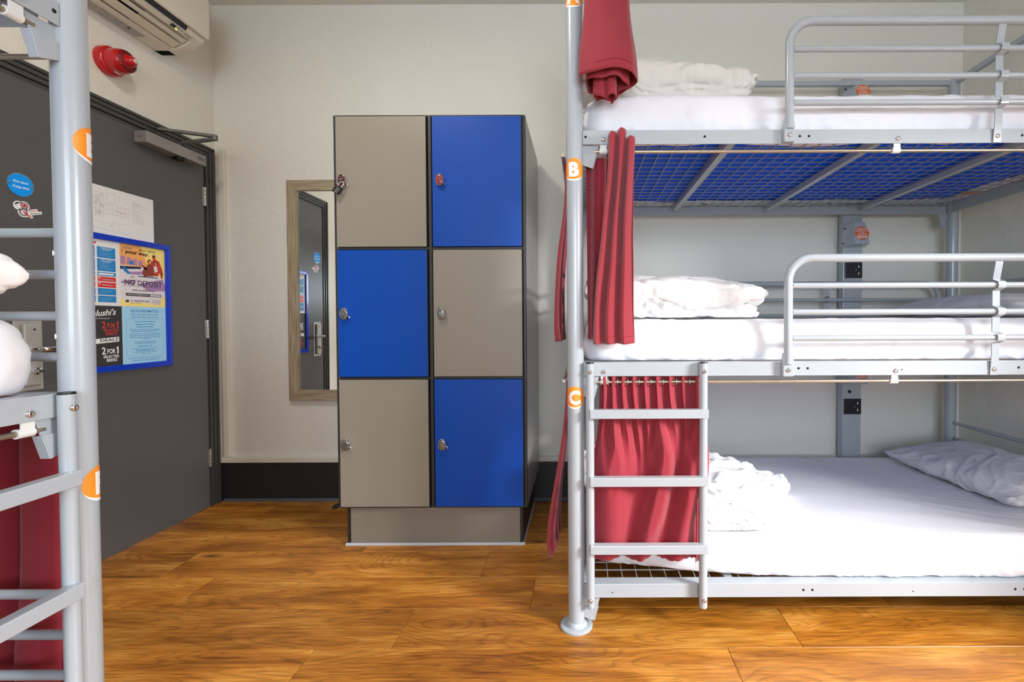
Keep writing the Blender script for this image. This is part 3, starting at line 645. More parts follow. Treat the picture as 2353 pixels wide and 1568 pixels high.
def for1(key, x, y):
    f.text(key, '2', x - 0.030, y, 0.030, .0006, 0.017, 0.02); f.text(key, 'FOR', x + 0.002, y - 0.003, 0.020, .0006, 0.036, 0.02); f.poly(key, [(x + 0.0285, y - 0.0155), (x + 0.0345, y - 0.0155), (x + 0.0345, y + 0.0160), (x + 0.0305, y + 0.0160), (x + 0.0250, y + 0.0115), (x + 0.0250, y + 0.0070), (x + 0.0285, y + 0.0095)], .0006)
for1('red', 0.158, SH2 - 0.084); f.text('red', 'SELECTED', 0.160, SH2 - 0.108, 0.012, .0006, 0.064, 0.02); f.text('red', 'SPIRITS', 0.160, SH2 - 0.123, 0.012, .0006, 0.050, 0.02)
f.poly('w', [(0.016, 0.092), (0.192, 0.104), (0.196, 0.111), (0.192, 0.119), (0.196, 0.125), (0.016, 0.113), (0.022, 0.103)], .0005)
f.text('k', 'GUEST', 0.062, 0.1065, 0.011, .0008, 0.062, 0.02, rot=0.06); f.text('k', 'DEALS', 0.150, 0.1125, 0.013, .0008, 0.078, 0.02, rot=0.06)
for1('w', 0.156, 0.066); f.text('w', 'SELECTED', 0.158, 0.040, 0.012, .0006, 0.068, 0.02); f.text('w', 'BEERS', 0.160, 0.024, 0.012, .0006, 0.046, 0.02)
f.build(dict(k='deals_sheet', w='white_lettering', red='red_lettering'), dict(k=M['print_dark'], w=M['white_print'], red=M['print_ltred']), pf)

# ================================================================== air conditioner and alarm on the left wall
AY0, AY1 = 1.56, 2.356
ac = thing('air_conditioner', (XL, (AY0 + AY1) / 2, 2.35), 'cream white wall air conditioner above the door with open vane', 'air conditioner')
def acprof(pts): return [(XL + a, 2.352 + b) for a, b in pts]
body = [(0.001, 0.0), (0.070, 0.0), (0.082, 0.004), (0.092, 0.030), (0.165, 0.052), (0.183, 0.044), (0.205, 0.058), (0.215, 0.080), (0.215, 0.290), (0.001, 0.290)]
m = MB(); pts = acprof(body); m.prism(pts, AY0, AY1, 'y'); m.obj('casing', M['ac'], ac, smooth=30, bevel=0.002)
# solid cheek at each end of the outlet
cheek = [(0.001, 0.0), (0.072, 0.0), (0.125, 0.012), (0.165, 0.030), (0.190, 0.050), (0.205, 0.062), (0.100, 0.062), (0.001, 0.06)]
for (a, b) in ((AY0, AY0 + 0.04), (AY1 - 0.045, AY1 + 0.0005)):
    MB().prism(acprof(cheek), a, b, 'y').obj('outlet_cheek', M['ac'], ac, smooth=30, bevel=0.002)
# front panel
fp = [(0.2155, 0.082), (0.224, 0.074), (0.232, 0.078), (0.236, 0.095), (0.236, 0.285), (0.2155, 0.290)]
MB().prism(acprof(fp), AY0 + 0.002, AY1 + 0.004, 'y').obj('front_panel', M['ac'], ac, smooth=30, bevel=0.003)
MB().prism(acprof([(0.206, 0.0595), (0.216, 0.079), (0.2185, 0.0775), (0.2085, 0.0582)]), AY0 + 0.05, AY1 - 0.105, 'y').obj('intake_gap', M['navy'], ac, smooth=0)
# outlet recess and vanes
MB().prism(acprof([(0.088, 0.0135), (0.0925, 0.0295), (0.160, 0.0495), (0.158, 0.0475), (0.0945, 0.0280)]), AY0 + 0.041, AY1 - 0.26, 'y').obj('outlet', M['ac_dark'], ac, smooth=0)
MB().prism(acprof([(0.098, 0.010), (0.104, 0.0085), (0.140, 0.0215), (0.139, 0.0245)]), AY0 + 0.042, AY1 - 0.055, 'y').obj('vane', M['ac_vane'], ac, smooth=30, bevel=0.001)
MB().prism(acprof([(0.146, 0.030), (0.150, 0.0285), (0.168, 0.0375), (0.167, 0.040)]), AY0 + 0.042, AY1 - 0.055, 'y').obj('vane', M['ac_vane'], ac, smooth=30, bevel=0.001)
f = Flat((XL + 0.004, AY0 + 0.04, 2.3517), (0, 1, 0), (1, 0, 0), (0, 0, -1))
LW = AY1 - 0.155 - (AY0 + 0.04)
f.rect('lab', 0.10, LW, 0.008, 0.060, 0.0003)
for k in range(22):
    x = 0.12 + k * (LW - 0.16) / 22
    f.rect('ink', x - 0.012, x + 0.012 - 0.006 * (k % 3), 0.016 + 0.011 * (k % 4), 0.0185 + 0.011 * (k % 4), 0.0006)
f.rect('ink', LW - 0.075, LW - 0.060, 0.040, 0.052, 0.0006); f.text('ink', 'ELECTRIC', LW - 0.028, 0.052, 0.005, 0.0006, 0.045)
f.build(dict(lab='rating_label', ink='label_print'), dict(lab=M['ac_label'], ink=M['ink']), ac)
nv = Vector((0.5, 0, -0.866)); tv = Vector((0.866, 0, 0.5))
f = Flat((XL + 0.1945, AY1 - 0.20, 2.352 + 0.0505), (0, 1, 0), tv, nv)
f.rect('disp', 0.028, 0.052, -0.008, 0.008, 0.0030)
for k in (0, 1): f.ell('g', 0.066 + k * 0.018, 0.004, 0.0070, 0.0055, 0.0030, 16); f.ell('b', 0.066 + k * 0.018, 0.004, 0.0062, 0.0047, 0.0032, 16); f.rect('g', 0.064 + k * 0.018, 0.068 + k * 0.018, 0.0025, 0.0055, 0.0034)
f.ell('led', 0.064, -0.0075, 0.0028, 0.0024, 0.0034, 12)
for a in (pi / 2, pi / 2 + 2 * pi / 3, pi / 2 + 4 * pi / 3):
    c_, s_ = cos(a), sin(a); q = 0.0062
    f.poly('ink', [(0.104, 0.0), (0.104 + q * cos(a - 0.52) * 0.58, q * sin(a - 0.52) * 0.58), (0.104 + q * c_, q * s_), (0.104 + q * cos(a + 0.52) * 0.58, q * sin(a + 0.52) * 0.58)], 0.0034)
f.text('ink', 'MITSUBISHI', 0.127, 0.0022, 0.0036, 0.0034, 0.030, 0.02); f.text('ink', 'ELECTRIC', 0.125, -0.0026, 0.0036, 0.0034, 0.025, 0.02)
f.build(dict(disp='display', g='button_ring', b='button', led='indicator', ink='maker_mark'), dict(disp=M['ink'], g=M['ink_grey'], b=M['ac'], led=M['led'], ink=M['ink']), ac)

al = thing('alarm_sounder', (XL, 2.06, 2.12), 'glossy red fire alarm sounder beacon on the wall above the door', 'alarm')
A0 = (XL, 2.080, 2.172)
MB().lathe([(0.061, 0.001), (0.061, 0.028), (0.057, 0.034), (0.052, 0.036)], 40, A0, 'x').obj('base', M['alarm'], al)
MB().lathe([(0.052, 0.036), (0.051, 0.060), (0.049, 0.076), (0.045, 0.088), (0.036, 0.096), (0.024, 0.100)], 40, A0, 'x').obj('sounder_body', M['alarm'], al)
m = MB()
for k in range(24):
    a = 2 * pi * k / 24; t = Vector((0, cos(a), sin(a))); s_ = Vector((0, -sin(a), cos(a))) * 0.0019
    c0 = Vector(A0) + Vector((0.0990, 0, 0)) + t * 0.028; c1 = Vector(A0) + Vector((0.0900, 0, 0)) + t * 0.0445; n_ = (Vector((0.012, 0, 0)) + t * 0.006).normalized() * 0.0022
    m.add([c0 - s_, c0 + s_, c1 + s_, c1 - s_, c0 - s_ + n_, c0 + s_ + n_, c1 + s_ + n_, c1 - s_ + n_], [(0, 3, 2, 1), (4, 5, 6, 7), (0, 1, 5, 4), (1, 2, 6, 5), (2, 3, 7, 6), (3, 0, 4, 7)])
stuff(m.obj('grille_slots', M['alarm_dark'], al, smooth=0))
MB().lathe([(0.024, 0.099), (0.021, 0.114), (0.015, 0.124), (0.0105, 0.127)], 32, A0, 'x').obj('beacon_collar', M['alarm'], al)
MB().lathe([(0.0100, 0.1265), (0.0090, 0.1295), (0.005, 0.1315), (0.001, 0.132)], 24, A0, 'x').obj('beacon_lens', M['lens'], al)
MB().box(A0[0] + 0.044, A0[0] + 0.052, A0[1] - 0.012, A0[1] + 0.012, A0[2] - 0.0525, A0[2] - 0.0500).obj('clip', M['white_print'], al, smooth=0)

# ================================================================== mirror on the back wall
mi = thing('wall_mirror', (-1.455, YB, 0.58), 'tall mirror in pale oak frame hung beside the locker', 'mirror')
mx0, mx1, mz0, mz1, fw = -1.665, -1.245, 0.578, 1.828, 0.060
mparts = []
def mbar(poly, mt):
    o = MB().prism(poly, YB - 0.022, YB - 0.002, 'y').obj('frame_bar', mt, mi, smooth=0, bevel=0.002); mparts.append(o)
mbar([(mx0, mz0), (mx0 + fw, mz0 + fw), (mx0 + fw, mz1 - fw), (mx0, mz1)], M['oak_v']); mbar([(mx1, mz0), (mx1, mz1), (mx1 - fw, mz1 - fw), (mx1 - fw, mz0 + fw)], M['oak_v'])
mbar([(mx0, mz1), (mx0 + fw, mz1 - fw), (mx1 - fw, mz1 - fw), (mx1, mz1)], M['oak_h']); mbar([(mx0, mz0), (mx1, mz0), (mx1 - fw, mz0 + fw), (mx0 + fw, mz0 + fw)], M['oak_h'])
MB().box(mx0 + fw - .002, mx1 - fw + .002, YB - 0.012, YB - 0.010, mz0 + fw - .002, mz1 - fw + .002).obj('mirror_glass', M['mirror'], mi, smooth=0)
mi.location.y -= 0.006
mi.rotation_euler = (radians(-0.25), 0, radians(-0.75))

# ================================================================== lockers
LX0, LX1, LY0, LY1, LZ0, LZ1 = -1.080, -0.243, 2.062, 2.640, 0.197, 1.926
lk = thing('locker', ((LX0 + LX1) / 2, (LY0 + LY1) / 2, 0), 'six door locker with blue and taupe doors on a plinth', 'locker')
t_ = 0.0095
MB().box(LX0, LX0 + 0.012, LY0 + .001, LY1, LZ0, LZ1).obj('side_panel', M['grey_lam'], lk, smooth=0, bevel=0.001)
MB().box(LX1 - 0.012, LX1, LY0 + .012, LY1, LZ0, LZ1).obj('side_panel', M['grey_lam'], lk, smooth=0, bevel=0.001)
MB().box(LX0 + .0122, LX1 - .0122, LY0 + .02, LY1, LZ1 - 0.012, LZ1 - .0005).obj('top_panel', M['edge'], lk, smooth=0)
MB().box(LX0 + .0122, LX1 - .0122, LY0 + .02, LY1, LZ0 + .0005, LZ0 + 0.012).obj('bottom_panel', M['edge'], lk, smooth=0)
MB().box(LX0 + .0122, LX1 - .0122, LY1 - 0.01, LY1, LZ0 + .0122, LZ1 - .0122).obj('back_panel', M['edge'], lk, smooth=0)
# charcoal edging of the carcass front
cmid0, cmid1 = -0.6725, -0.6500
for (a, b) in ((LX0 - .0002, LX0 + t_), (cmid0 + .004, cmid1 - .004), (LX1 - t_ - .002, LX1 + .0002)):
    MB().box(a, b, LY0, LY0 + 0.020, LZ0 + .001, LZ1 - .001).obj('front_edge', M['edge'], lk, smooth=0, bevel=0.0015)
for zc, hh in ((LZ1 - 0.0035, 0.0035), (1.3455, 0.0050), (0.7745, 0.0045), (LZ0 + 0.003, 0.003)):
    for (a, b) in ((LX0 + t_, cmid0 + .004), (cmid1 - .004, LX1 - t_ - .002)):
        MB().box(a, b, LY0 + .0005, LY0 + 0.020, zc - hh, zc + hh).obj('front_edge', M['edge'], lk, smooth=0, bevel=0.001)
rows = ((1.353, 1.9195), (0.7815, 1.3385), (0.2035, 0.7680)); cols = ((-1.0700, cmid0), (cmid1, -0.2560))
def lock_knob(x, z, face, parent):
    y = LY0 - 0.0045
    k = MB()
    prof = [(0.0150, 0.0), (0.0160, -0.006), (0.0190, -0.009), (0.0195, -0.0150), (0.0178, -0.0175)]
    k.lathe(prof, 28, (x, y, z), 'y', 1.0, 1.36); kn = k.obj('cam_lock', M['chrome'], parent)
    MB().lathe([(0.0168, -0.0172), (0.0150, -0.0192), (0.008, -0.0200), (0.001, -0.0202)], 28, (x, y, z), 'y', 1.0, 1.4).obj('lock_face', face, kn)
    r = MB()
    for zz, hw in ((0.0135, .0105), (0.0060, .0140), (-0.0060, .0140), (-0.0135, .0105)):
        r.tube([(x - hw, y - 0.0190, z + zz - 0.0008), (x, y - 0.0206, z + zz - .0022), (x + hw, y - 0.0190, z + zz - .0008)], 0.0008, 6)
    r.box(x - 0.0050, x + 0.0050, y - 0.0215, y - 0.0195, z - 0.0016, z + 0.0016); stuff(r.obj('lock_ribs', M['chrome'], kn))
    MB().tube([(x + 0.017, y - 0.006, z - 0.010), (x + 0.0225, y - 0.006, z - 0.016), (x + 0.020, y - 0.006, z - 0.022)], 0.0018, 8).obj('lock_tab', M['chrome'], kn)
pat = (('taupe', 'blue'), ('blue', 'taupe'), ('taupe', 'blue'))
kz = (1.640, 1.060, 0.483); kx = (-1.037, -0.613)
for i, (z0, z1) in enumerate(rows):
    for j, (x0, x1) in enumerate(cols):
        kind = pat[i][j]
        d = MB().box(x0 + .0008, x1 - 0.0045, LY0 - 0.0035, LY0 + 0.014, z0, z1).obj('locker_door', M[kind], lk, smooth=0, bevel=0.0008, bseg=1)
        d['label'] = ('royal blue' if kind == 'blue' else 'taupe') + ' laminate door'
        MB().box(x1 - 0.0044, x1 - 0.0015, LY0 - 0.0030, LY0 + 0.014, z0, z1).obj('door_edge', M['edge'], d, smooth=0)
        face = M['dark_face'] if (i, j) == (0, 0) else (M['red_face'] if (i, j) == (0, 1) else M['grey_face'])
        lock_knob(kx[j], kz[i], face, d)
pn = MB().box(-1.0620, -0.2850, 2.133, 2.150, 0.009, LZ0 - .001).obj('plinth_panel', M['taupe'], lk, smooth=0)
MB().box(-1.0755, -1.0622, 2.130, 2.62, 0.006, LZ0 - .001).obj('plinth_side', M['edge'], lk, smooth=0); MB().box(-0.2848, -0.2715, 2.130, 2.62, 0.006, LZ0 - .001).obj('plinth_side', M['edge'], lk, smooth=0)
MB().prism([(2.121, 0.0003), (2.1295, 0.0003), (2.1295, 0.010), (2.127, 0.0095)], -1.084, -0.262, 'x').prism([(-0.2713, 0.0003), (-0.2645, 0.0003), (-0.2700, 0.0085), (-0.2713, 0.0085)], 2.130, 2.62, 'y').obj('sealant_strip', M['silicone'], lk, smooth=0)
MB().prism([(-1.112, 0.190), (-1.094, 0.190), (-1.083, 0.200), (-1.083, 0.216), (-1.090, 0.216), (-1.104, 0.208), (-1.112, 0.206)], LY0 + 0.004, LY0 + 0.026, 'y').obj('corner_bumper', M['cap'], lk, smooth=0, bevel=0.002)
# padlock hanging from the top left lock
pd = thing('padlock', (-1.050, 2.040, 1.570), 'small black combination padlock hanging on the upper left locker lock', 'padlock')
pc = Vector((-1.0515, 2.036, 1.597)); ra = radians(-36)
def prot(x, z): return (pc.x + x * cos(ra) - z * sin(ra), pc.z + x * sin(ra) + z * cos(ra))
MB().prism([prot(x, z) for x, z in ((-.0125, -.019), (.0125, -.019), (.0145, -.015), (.0145, .014), (.0125, .017), (-.0125, .017), (-.0145, .014), (-.0145, -.015))], 2.029, 2.043, 'y').obj('padlock_body', M['cap'], pd, smooth=0, bevel=0.0015)
sp = []
for k in range(13):
    a = pi * k / 12; x, z = prot(0.0085 * cos(a), 0.029 + 0.010 * sin(a)); sp.append((x, 2.036, z))
x, z = prot(0.0085, 0.0165); x2, z2 = prot(-0.0085, 0.0165)
MB().tube([(x, 2.036, z)] + sp + [(x2, 2.036, z2)], 0.0022, 10).obj('shackle', M['chrome'], pd)
m = MB()
for r_ in range(4):
    for c_ in range(3):
        x, z = prot(-0.002 + c_ * 0.0052, -0.013 + r_ * 0.0060); m.box(x - .0011, x + .0011, 2.0282, 2.0292, z - .0011, z + .0011)
stuff(m.obj('key_dots', M['print_pale'], pd, smooth=0))
x, z = prot(-0.006, 0.012); MB().lathe([(0.0022, 2.0275), (0.0022, 2.0292)], 12, (x, 0, z), 'y').obj('indicator', M['red_led'], pd)

# ================================================================== triple bunk beds
ZT = (1.645, 0.886, 0.147)      # tops of the side rails: top, middle, bottom
BL, BW, PR = 2.035, 1.000, 0.0275
RIGHT = lambda u, v, z: (-0.020 + u, 1.552 + v, z)
LEFT = lambda u, v, z: (-1.025 - v, 0.950 - u, z)
BOLT = None
def bolt_at(F, u, v, z, parent, side=-1, r=0.0075):
    m = MB(F); m.lathe([(r, 0.0), (r, side * 0.002), (r * 0.72, side * 0.0045), (r * 0.5, side * 0.005), (r * 0.42, side * 0.0028)], 14, (u, v, z), 'y')
    return m.obj('bolt', M['chrome'], parent)
def disc_on_post(F, u0, v0, ang, z, r, R, key, letter, parent):
    """round sticker wrapped on a post; ang = direction of its centre in the u,v plane"""
    def W(x, y, d): a = ang + x / R; return F(u0 + (R + d) * cos(a), v0 + (R + d) * sin(a), z + y)
    rings = [[(W(q * r * cos(2 * pi * k / 36), q * r * sin(2 * pi * k / 36), 0.0005)) for k in range(37)] for q in (0.001, 0.2, 0.4, 0.6, 0.8, 1.0)]
    o = MB().grid(rings).obj('letter_sticker', M['orange'], parent, smooth=180, weld=True)
    sgn = -1 if key == 'left' else 1
    def slice_map(vs, fs, d, nm, mt):
        bm = bmesh.new(); vv = [bm.verts.new((x, y, 0)) for x, y in vs]
        for t in fs:
            try: bm.faces.new([vv[i] for i in t])
            except ValueError: pass
        x = -0.045
        while x < 0.045:
            bmesh.ops.bisect_plane(bm, geom=bm.verts[:] + bm.edges[:] + bm.faces[:], plane_co=(x, 0, 0), plane_no=(1, 0, 0)); x += 0.003
        bm.verts.index_update()
        MB().add([W(sgn * v.co.x, v.co.y, d) for v in bm.verts], [tuple(v.index for v in f_.verts) for f_ in bm.faces]).obj(nm, mt, o, smooth=0); bm.free()
    n_ = 24   # white sliver along the lower rim, paler orange sweep
    arc = [(r * 1.02 * cos(a), r * 1.02 * sin(a)) for a in [pi * 1.08 + (pi * 0.8) * k / n_ for k in range(n_ + 1)]]
    arc2 = [(r * 1.02 * cos(a), r * 1.02 * sin(a) + 0.006 * sin((a - pi * 1.08) / 0.8) * (1 if 0 < (a - pi * 1.08) / 0.8 < pi else 0)) for a in [pi * 1.08 + (pi * 0.8) * k / n_ for k in range(n_ + 1)]]
    slice_map(arc + arc2[1:-1][::-1], [tuple(range(len(arc) + len(arc2) - 2))], 0.0007, 'white_rim', M['white_print'])
    if letter:
        vs, fs = text2d(letter, 1.0, 0.055)
        xs = [p[0] for p in vs]; ys = [p[1] for p in vs]; k = r * 1.30 / (max(ys) - min(ys)); cx_, cy_ = (max(xs) + min(xs)) / 2, (max(ys) + min(ys)) / 2
        slice_map([((a - cx_) * k, (b - cy_) * k) for a, b in vs], fs, 0.0009, 'letter', M['white_print'])
    return o

def bunk(F, side, label, stickers):
    T = thing('bunk_bed', F(BL / 2, BW / 2, 0), label, 'bunk bed')
    m_ = lambda: MB(F)
    posts = []
    for (u, v) in ((0, 0), (BL, 0), (0, BW), (BL, BW)):
        p = m_().tube([(u, v, 0.008), (u, v, 2.315)], PR, 40).obj('post', M['bed'], T, smooth=50); posts.append(p)
        m_().lathe([(0.0540, 0.0003), (0.0540, 0.0065), (0.0520, 0.0080), (0.036, 0.0082), (0.0345, 0.014), (0.0300, 0.022), (0.0270, 0.0225)], 40, (u, v, 0)).obj('foot_plate', M['bed'], p)
        m_().lathe([(PR, 2.3152), (PR * .8, 2.318)], 24, (u, v, 0)).obj('post_cap', M['cap'], p)
    # top frame bars
    m_().box(PR - .003, BL - PR + .003, BW - 0.013, BW + 0.013, 2.285, 2.312).obj('top_bar', M['bed'], T, smooth=0, bevel=0.003)
    m_().box(PR - .003, BL - PR + .003, -0.013, 0.013, 2.285, 2.312).obj('top_bar', M['bed'], T, smooth=0, bevel=0.003)
    for u in (0, BL): m_().box(u - 0.013, u + 0.013, PR - .003, BW - PR + .003, 2.285, 2.312).obj('top_bar', M['bed'], T, smooth=0, bevel=0.003)
    for lev, zt in enumerate(ZT):
        # side rails: angle section, flange on top pointing inwards
        for v, s in ((-0.012, 1), (BW + 0.012, -1)):
            pr = [(v, zt), (v + s * 0.042, zt), (v + s * 0.042, zt - 0.003), (v + s * 0.003, zt - 0.003), (v + s * 0.003, zt - 0.046), (v, zt - 0.046)]
            r = m_().prism(pr, PR - 0.001, BL - PR + 0.001, 'x').obj('side_rail', M['bed'], T, smooth=0, bevel=0.0012)
            h = m_()
            for uu in ((0.036, 0.425, 0.735, 0.765, 1.46, 1.49) if lev == 0 else ((0.735, 0.765, 1.075, 1.46, 1.49) if lev == 1 else (0.120, 0.755, 0.785, 1.12, 1.46, 1.49))):
                rr_ = 0.0022 if abs(uu - 1.1) < 0.1 or uu == 0.12 else 0.0042
                h.lathe([(rr_, v - s * 0.0004), (rr_ * 0.9, v - s * 0.0008)], 12, (uu, 0, zt - 0.022 - (0.006 if rr_ < .003 else 0)), 'y')
            stuff(h.obj('bolt_holes', M['hole'], r, smooth=0))
        for u, s in ((0.0, 1), (BL, -1)):
            pr = [(u + s * 0.024, zt), (u + s * 0.062, zt), (u + s * 0.062, zt - 0.003), (u + s * 0.027, zt - 0.003), (u + s * 0.027, zt - 0.046), (u + s * 0.024, zt - 0.046)]
            mm = MB(F); n = len(pr)
            va, vb = 0.0315, BW - 0.0315
            mm.add([(a, va, b) for a, b in pr] + [(a, vb, b) for a, b in pr], [tuple(range(n)), tuple(range(n, 2 * n))[::-1]] + [(i, (i + 1) % n, n + (i + 1) % n, n + i) for i in range(n)])
            mm.obj('end_rail', M['bed'], T, smooth=0, bevel=0.0012)
            for dz in (0.067, 0.150, 0.234, 0.318):
                m_().tube([(u, PR - 0.004, zt + dz), (u, BW - PR + 0.004, zt + dz)], 0.0095, 16).obj('end_bar', M['bed'], T)
            # corner brackets
            for v, sv in ((-0.004, 1), (BW + 0.004, -1)):
                u1 = u + s * PR * 0.95
                mm = m_(); mm.prism([(u1, zt - 0.047), (u + s * 0.080, zt - 0.047), (u + s * 0.070, zt - 0.078), (u1, zt - 0.078)], v, v + sv * 0.004, 'y')
                mm.prism([(u1, zt - 0.076), (u + s * 0.0710, zt - 0.076), (u + s * 0.058, zt - 0.124), (u1, zt - 0.112)], v - sv * 0.006, v - sv * 0.001, 'y')
                mm.prism([(u + s * 0.0710, zt - 0.077), (u + s * 0.074, zt - 0.077), (u + s * 0.061, zt - 0.124), (u + s * 0.0580, zt - 0.124)], v - sv * 0.006, v + sv * 0.014, 'y')
                mm.obj('corner_bracket', M['bed'], T, smooth=0, bevel=0.001)
        # wire base
        w = m_(); zz = zt - 0.0065; q = 0.0014
        n = 39
        for k in range(n): uu = 0.040 + (BL - 0.08) * (k + 0.35) / n; w.box(uu - q, uu + q, 0.0, BW, zz - q, zz + q)
        n = 19
        for k in range(n): vv = 0.0 + BW * (k + 0.6) / n; w.box(0.035, BL - 0.035, vv - q, vv + q, zz + q, zz + 3 * q)
        stuff(w.obj('wire_base', M['wire'], T, smooth=0))
        for uu in (0.525, 1.020, 1.530):
            m_().box(uu - 0.0125, uu + 0.0125, 0.030, BW - 0.030, zz - 0.0250, zz - q - .0002).obj('cross_bar', M['bed'], T, smooth=0, bevel=0.001)
        # curtain rods under the top and middle rails
        if lev < 2:
            zr = zt - 0.066
            rod = m_().tube([(0.062, 0.000, zr), (BL - 0.062, 0.000, zr)], 0.0055, 12).obj('curtain_rod', M['rod'], T)
            for uu in (0.094, 1.055, BL - 0.094):
                m_().prism([(-0.0085, zt - 0.046), (-0.006, zt - 0.046), (-0.006, zr), (-0.0085, zr)], uu - 0.011, uu + 0.011, 'x').tube([(uu - 0.013, 0.0, zr), (uu + 0.013, 0.0, zr)], 0.0090, 16).obj('rod_clip', M['bracket_white'], rod)
                bolt_at(F, uu, -0.0122, zt - 0.031, rod)
            ur = -0.040
            er = m_().tube([(ur, 0.03, zr), (ur, BW - 0.03, zr)], 0.0055, 12).obj('curtain_rod', M['rod'], T)
            for vv in (0.06, BW - 0.06): m_().tube([(ur, vv, zr), (-0.002, vv, zr + 0.004), (0.024, vv, zr + 0.024)], 0.004, 8).obj('rod_bracket', M['bed'], er)
            # guard rails front and back
            for v0, s in ((-0.029, -1), (BW + 0.027, 1)):
                ua, ub, zb = 0.693, 1.985, zt + 0.338
                R_ = 0.075; path = [(ua, v0, zt - 0.006), (ua, v0, zt + 0.03), (ua, v0, zb - R_)]
                for k in range(1, 9): a = pi / 2 * k / 8; path.append((ua + R_ - R_ * cos(a), v0, zb - R_ + R_ * sin(a)))
                path += [(1.0, v0, zb), (1.6, v0, zb)]
                for k in range(0, 9): a = pi / 2 * k / 8; path.append((ub - R_ + R_ * sin(a), v0, zb - R_ + R_ * cos(a)))
                path += [(ub, v0, zt + 0.03), (ub, v0, zt - 0.006)]
                g = m_().tube(path, 0.0138, 18).obj('guard_rail', M['bed'], T, smooth=60)
                for uu in (ua, ub):
                    m_().prism([(uu - 0.0175, zt - 0.047), (uu + 0.0175, zt - 0.047), (uu + 0.0175, zt + 0.006), (uu + 0.0135, zt + 0.030), (uu - 0.0135, zt + 0.030), (uu - 0.0175, zt + 0.006)], -0.0125 if s < 0 else BW + 0.0125, v0 + s * 0.004, 'y').obj('flattened_foot', M['bed'], g, smooth=0, bevel=0.003)
                    bolt_at(F, uu, v0 + s * 0.004, zt - 0.026, g, s)
                for dz in (0.249, 0.163, 0.078): m_().tube([(ua + 0.012, v0, zt + dz), (ub - 0.012, v0, zt + dz)], 0.0095, 16).obj('guard_bar', M['bed'], g)
                us = 1.374; prof = []
                base = v0 + s * -0.010
                zs = zt - 0.046
                knots = [(zt - 0.046, (-0.0135 if s < 0 else BW + 0.0135)), (zt + 0.020, base), (zt + 0.056, base)]
                for dz in (0.078, 0.163, 0.249):
                    knots += [(zt + dz - 0.019, base), (zt + dz - 0.010, v0 + s * 0.0110), (zt + dz, v0 + s * 0.0135), (zt + dz + 0.010, v0 + s * 0.0110), (zt + dz + 0.019, base)]
                knots += [(zb - 0.020, v0), (zb - 0.010, v0)]
                left = [(v, z) for z, v in knots]; poly = left + [(v + s * 0.0035, z) for v, z in left[::-1]]
                m_().prism(poly, us - 0.0120, us + 0.0120, 'x').obj('strap', M['bed'], g, smooth=35)
                bolt_at(F, us, (-0.0175 if s < 0 else BW + 0.0175), zt - 0.026, g, s)
    # ladder on the front beside the first post
    lad = m_().tube([(0.047, -0.029, 0.083), (0.047, -0.029, 0.884)], 0.0136, 20).obj('ladder_stile', M['bed'], T)
    st2 = m_().tube([(0.417, -0.029, 0.083), (0.417, -0.029, 0.884)], 0.0136, 20).obj('ladder_stile', M['bed'], T)
    for o_, uu in ((lad, 0.047), (st2, 0.417)):
        for z in (0.8845, 0.0830):
            m_().lathe([(0.0136, z), (0.0125, z + (0.004 if z > .5 else -.004))], 18, (uu, -0.029, 0)).obj('stile_cap', M['cap'] if z > .5 else M['bed'], o_)
        for z in (0.858, 0.108): bolt_at(F, uu, -0.0424, z, o_)
    for z in (0.722, 0.502, 0.281):
        m_().box(0.046, 0.428, -0.056, -0.030, z - 0.0145, z + 0.0145).obj('ladder_rung', M['bed'], T, smooth=0, bevel=0.002)
    for (z, let) in stickers:
        disc_on_post(F, 0, 0, radians(-97 if side == 'right' else -126), z, 0.0365, PR, side, let, posts[0])
    # plain bolt holes on the first post
    h = m_()
    return T
right_bed = bunk(RIGHT, 'right', 'pale grey triple bunk bed with guard rails and ladder along the back wall', ((2.068, 'A'), (1.514, 'B'), (0.772, 'C')))
left_bed = bunk(LEFT, 'left', 'pale grey bunk bed cut off at the left edge, nearest the camera', ((1.382, 'E'), (0.692, 'F')))
# ring bushes in the end-bar holes of the near left post
lp0 = [c for c in left_bed.children if c.name.startswith('post')][0]
for z in (1.160, 0.995):
    a = radians(40); m = MB(LEFT); d = Vector((cos(a), sin(a), 0)); c = Vector((0, 0, z)) + d * (PR - 0.001)
    m.tube([c, c + d * 0.003], 0.0055, 16); o = m.obj('bolt_bush', M['bracket_white'], lp0); MB(LEFT).tube([c + d * .003, c + d * 0.0034], 0.0032, 12).obj('bolt_hole', M['hole'], o)

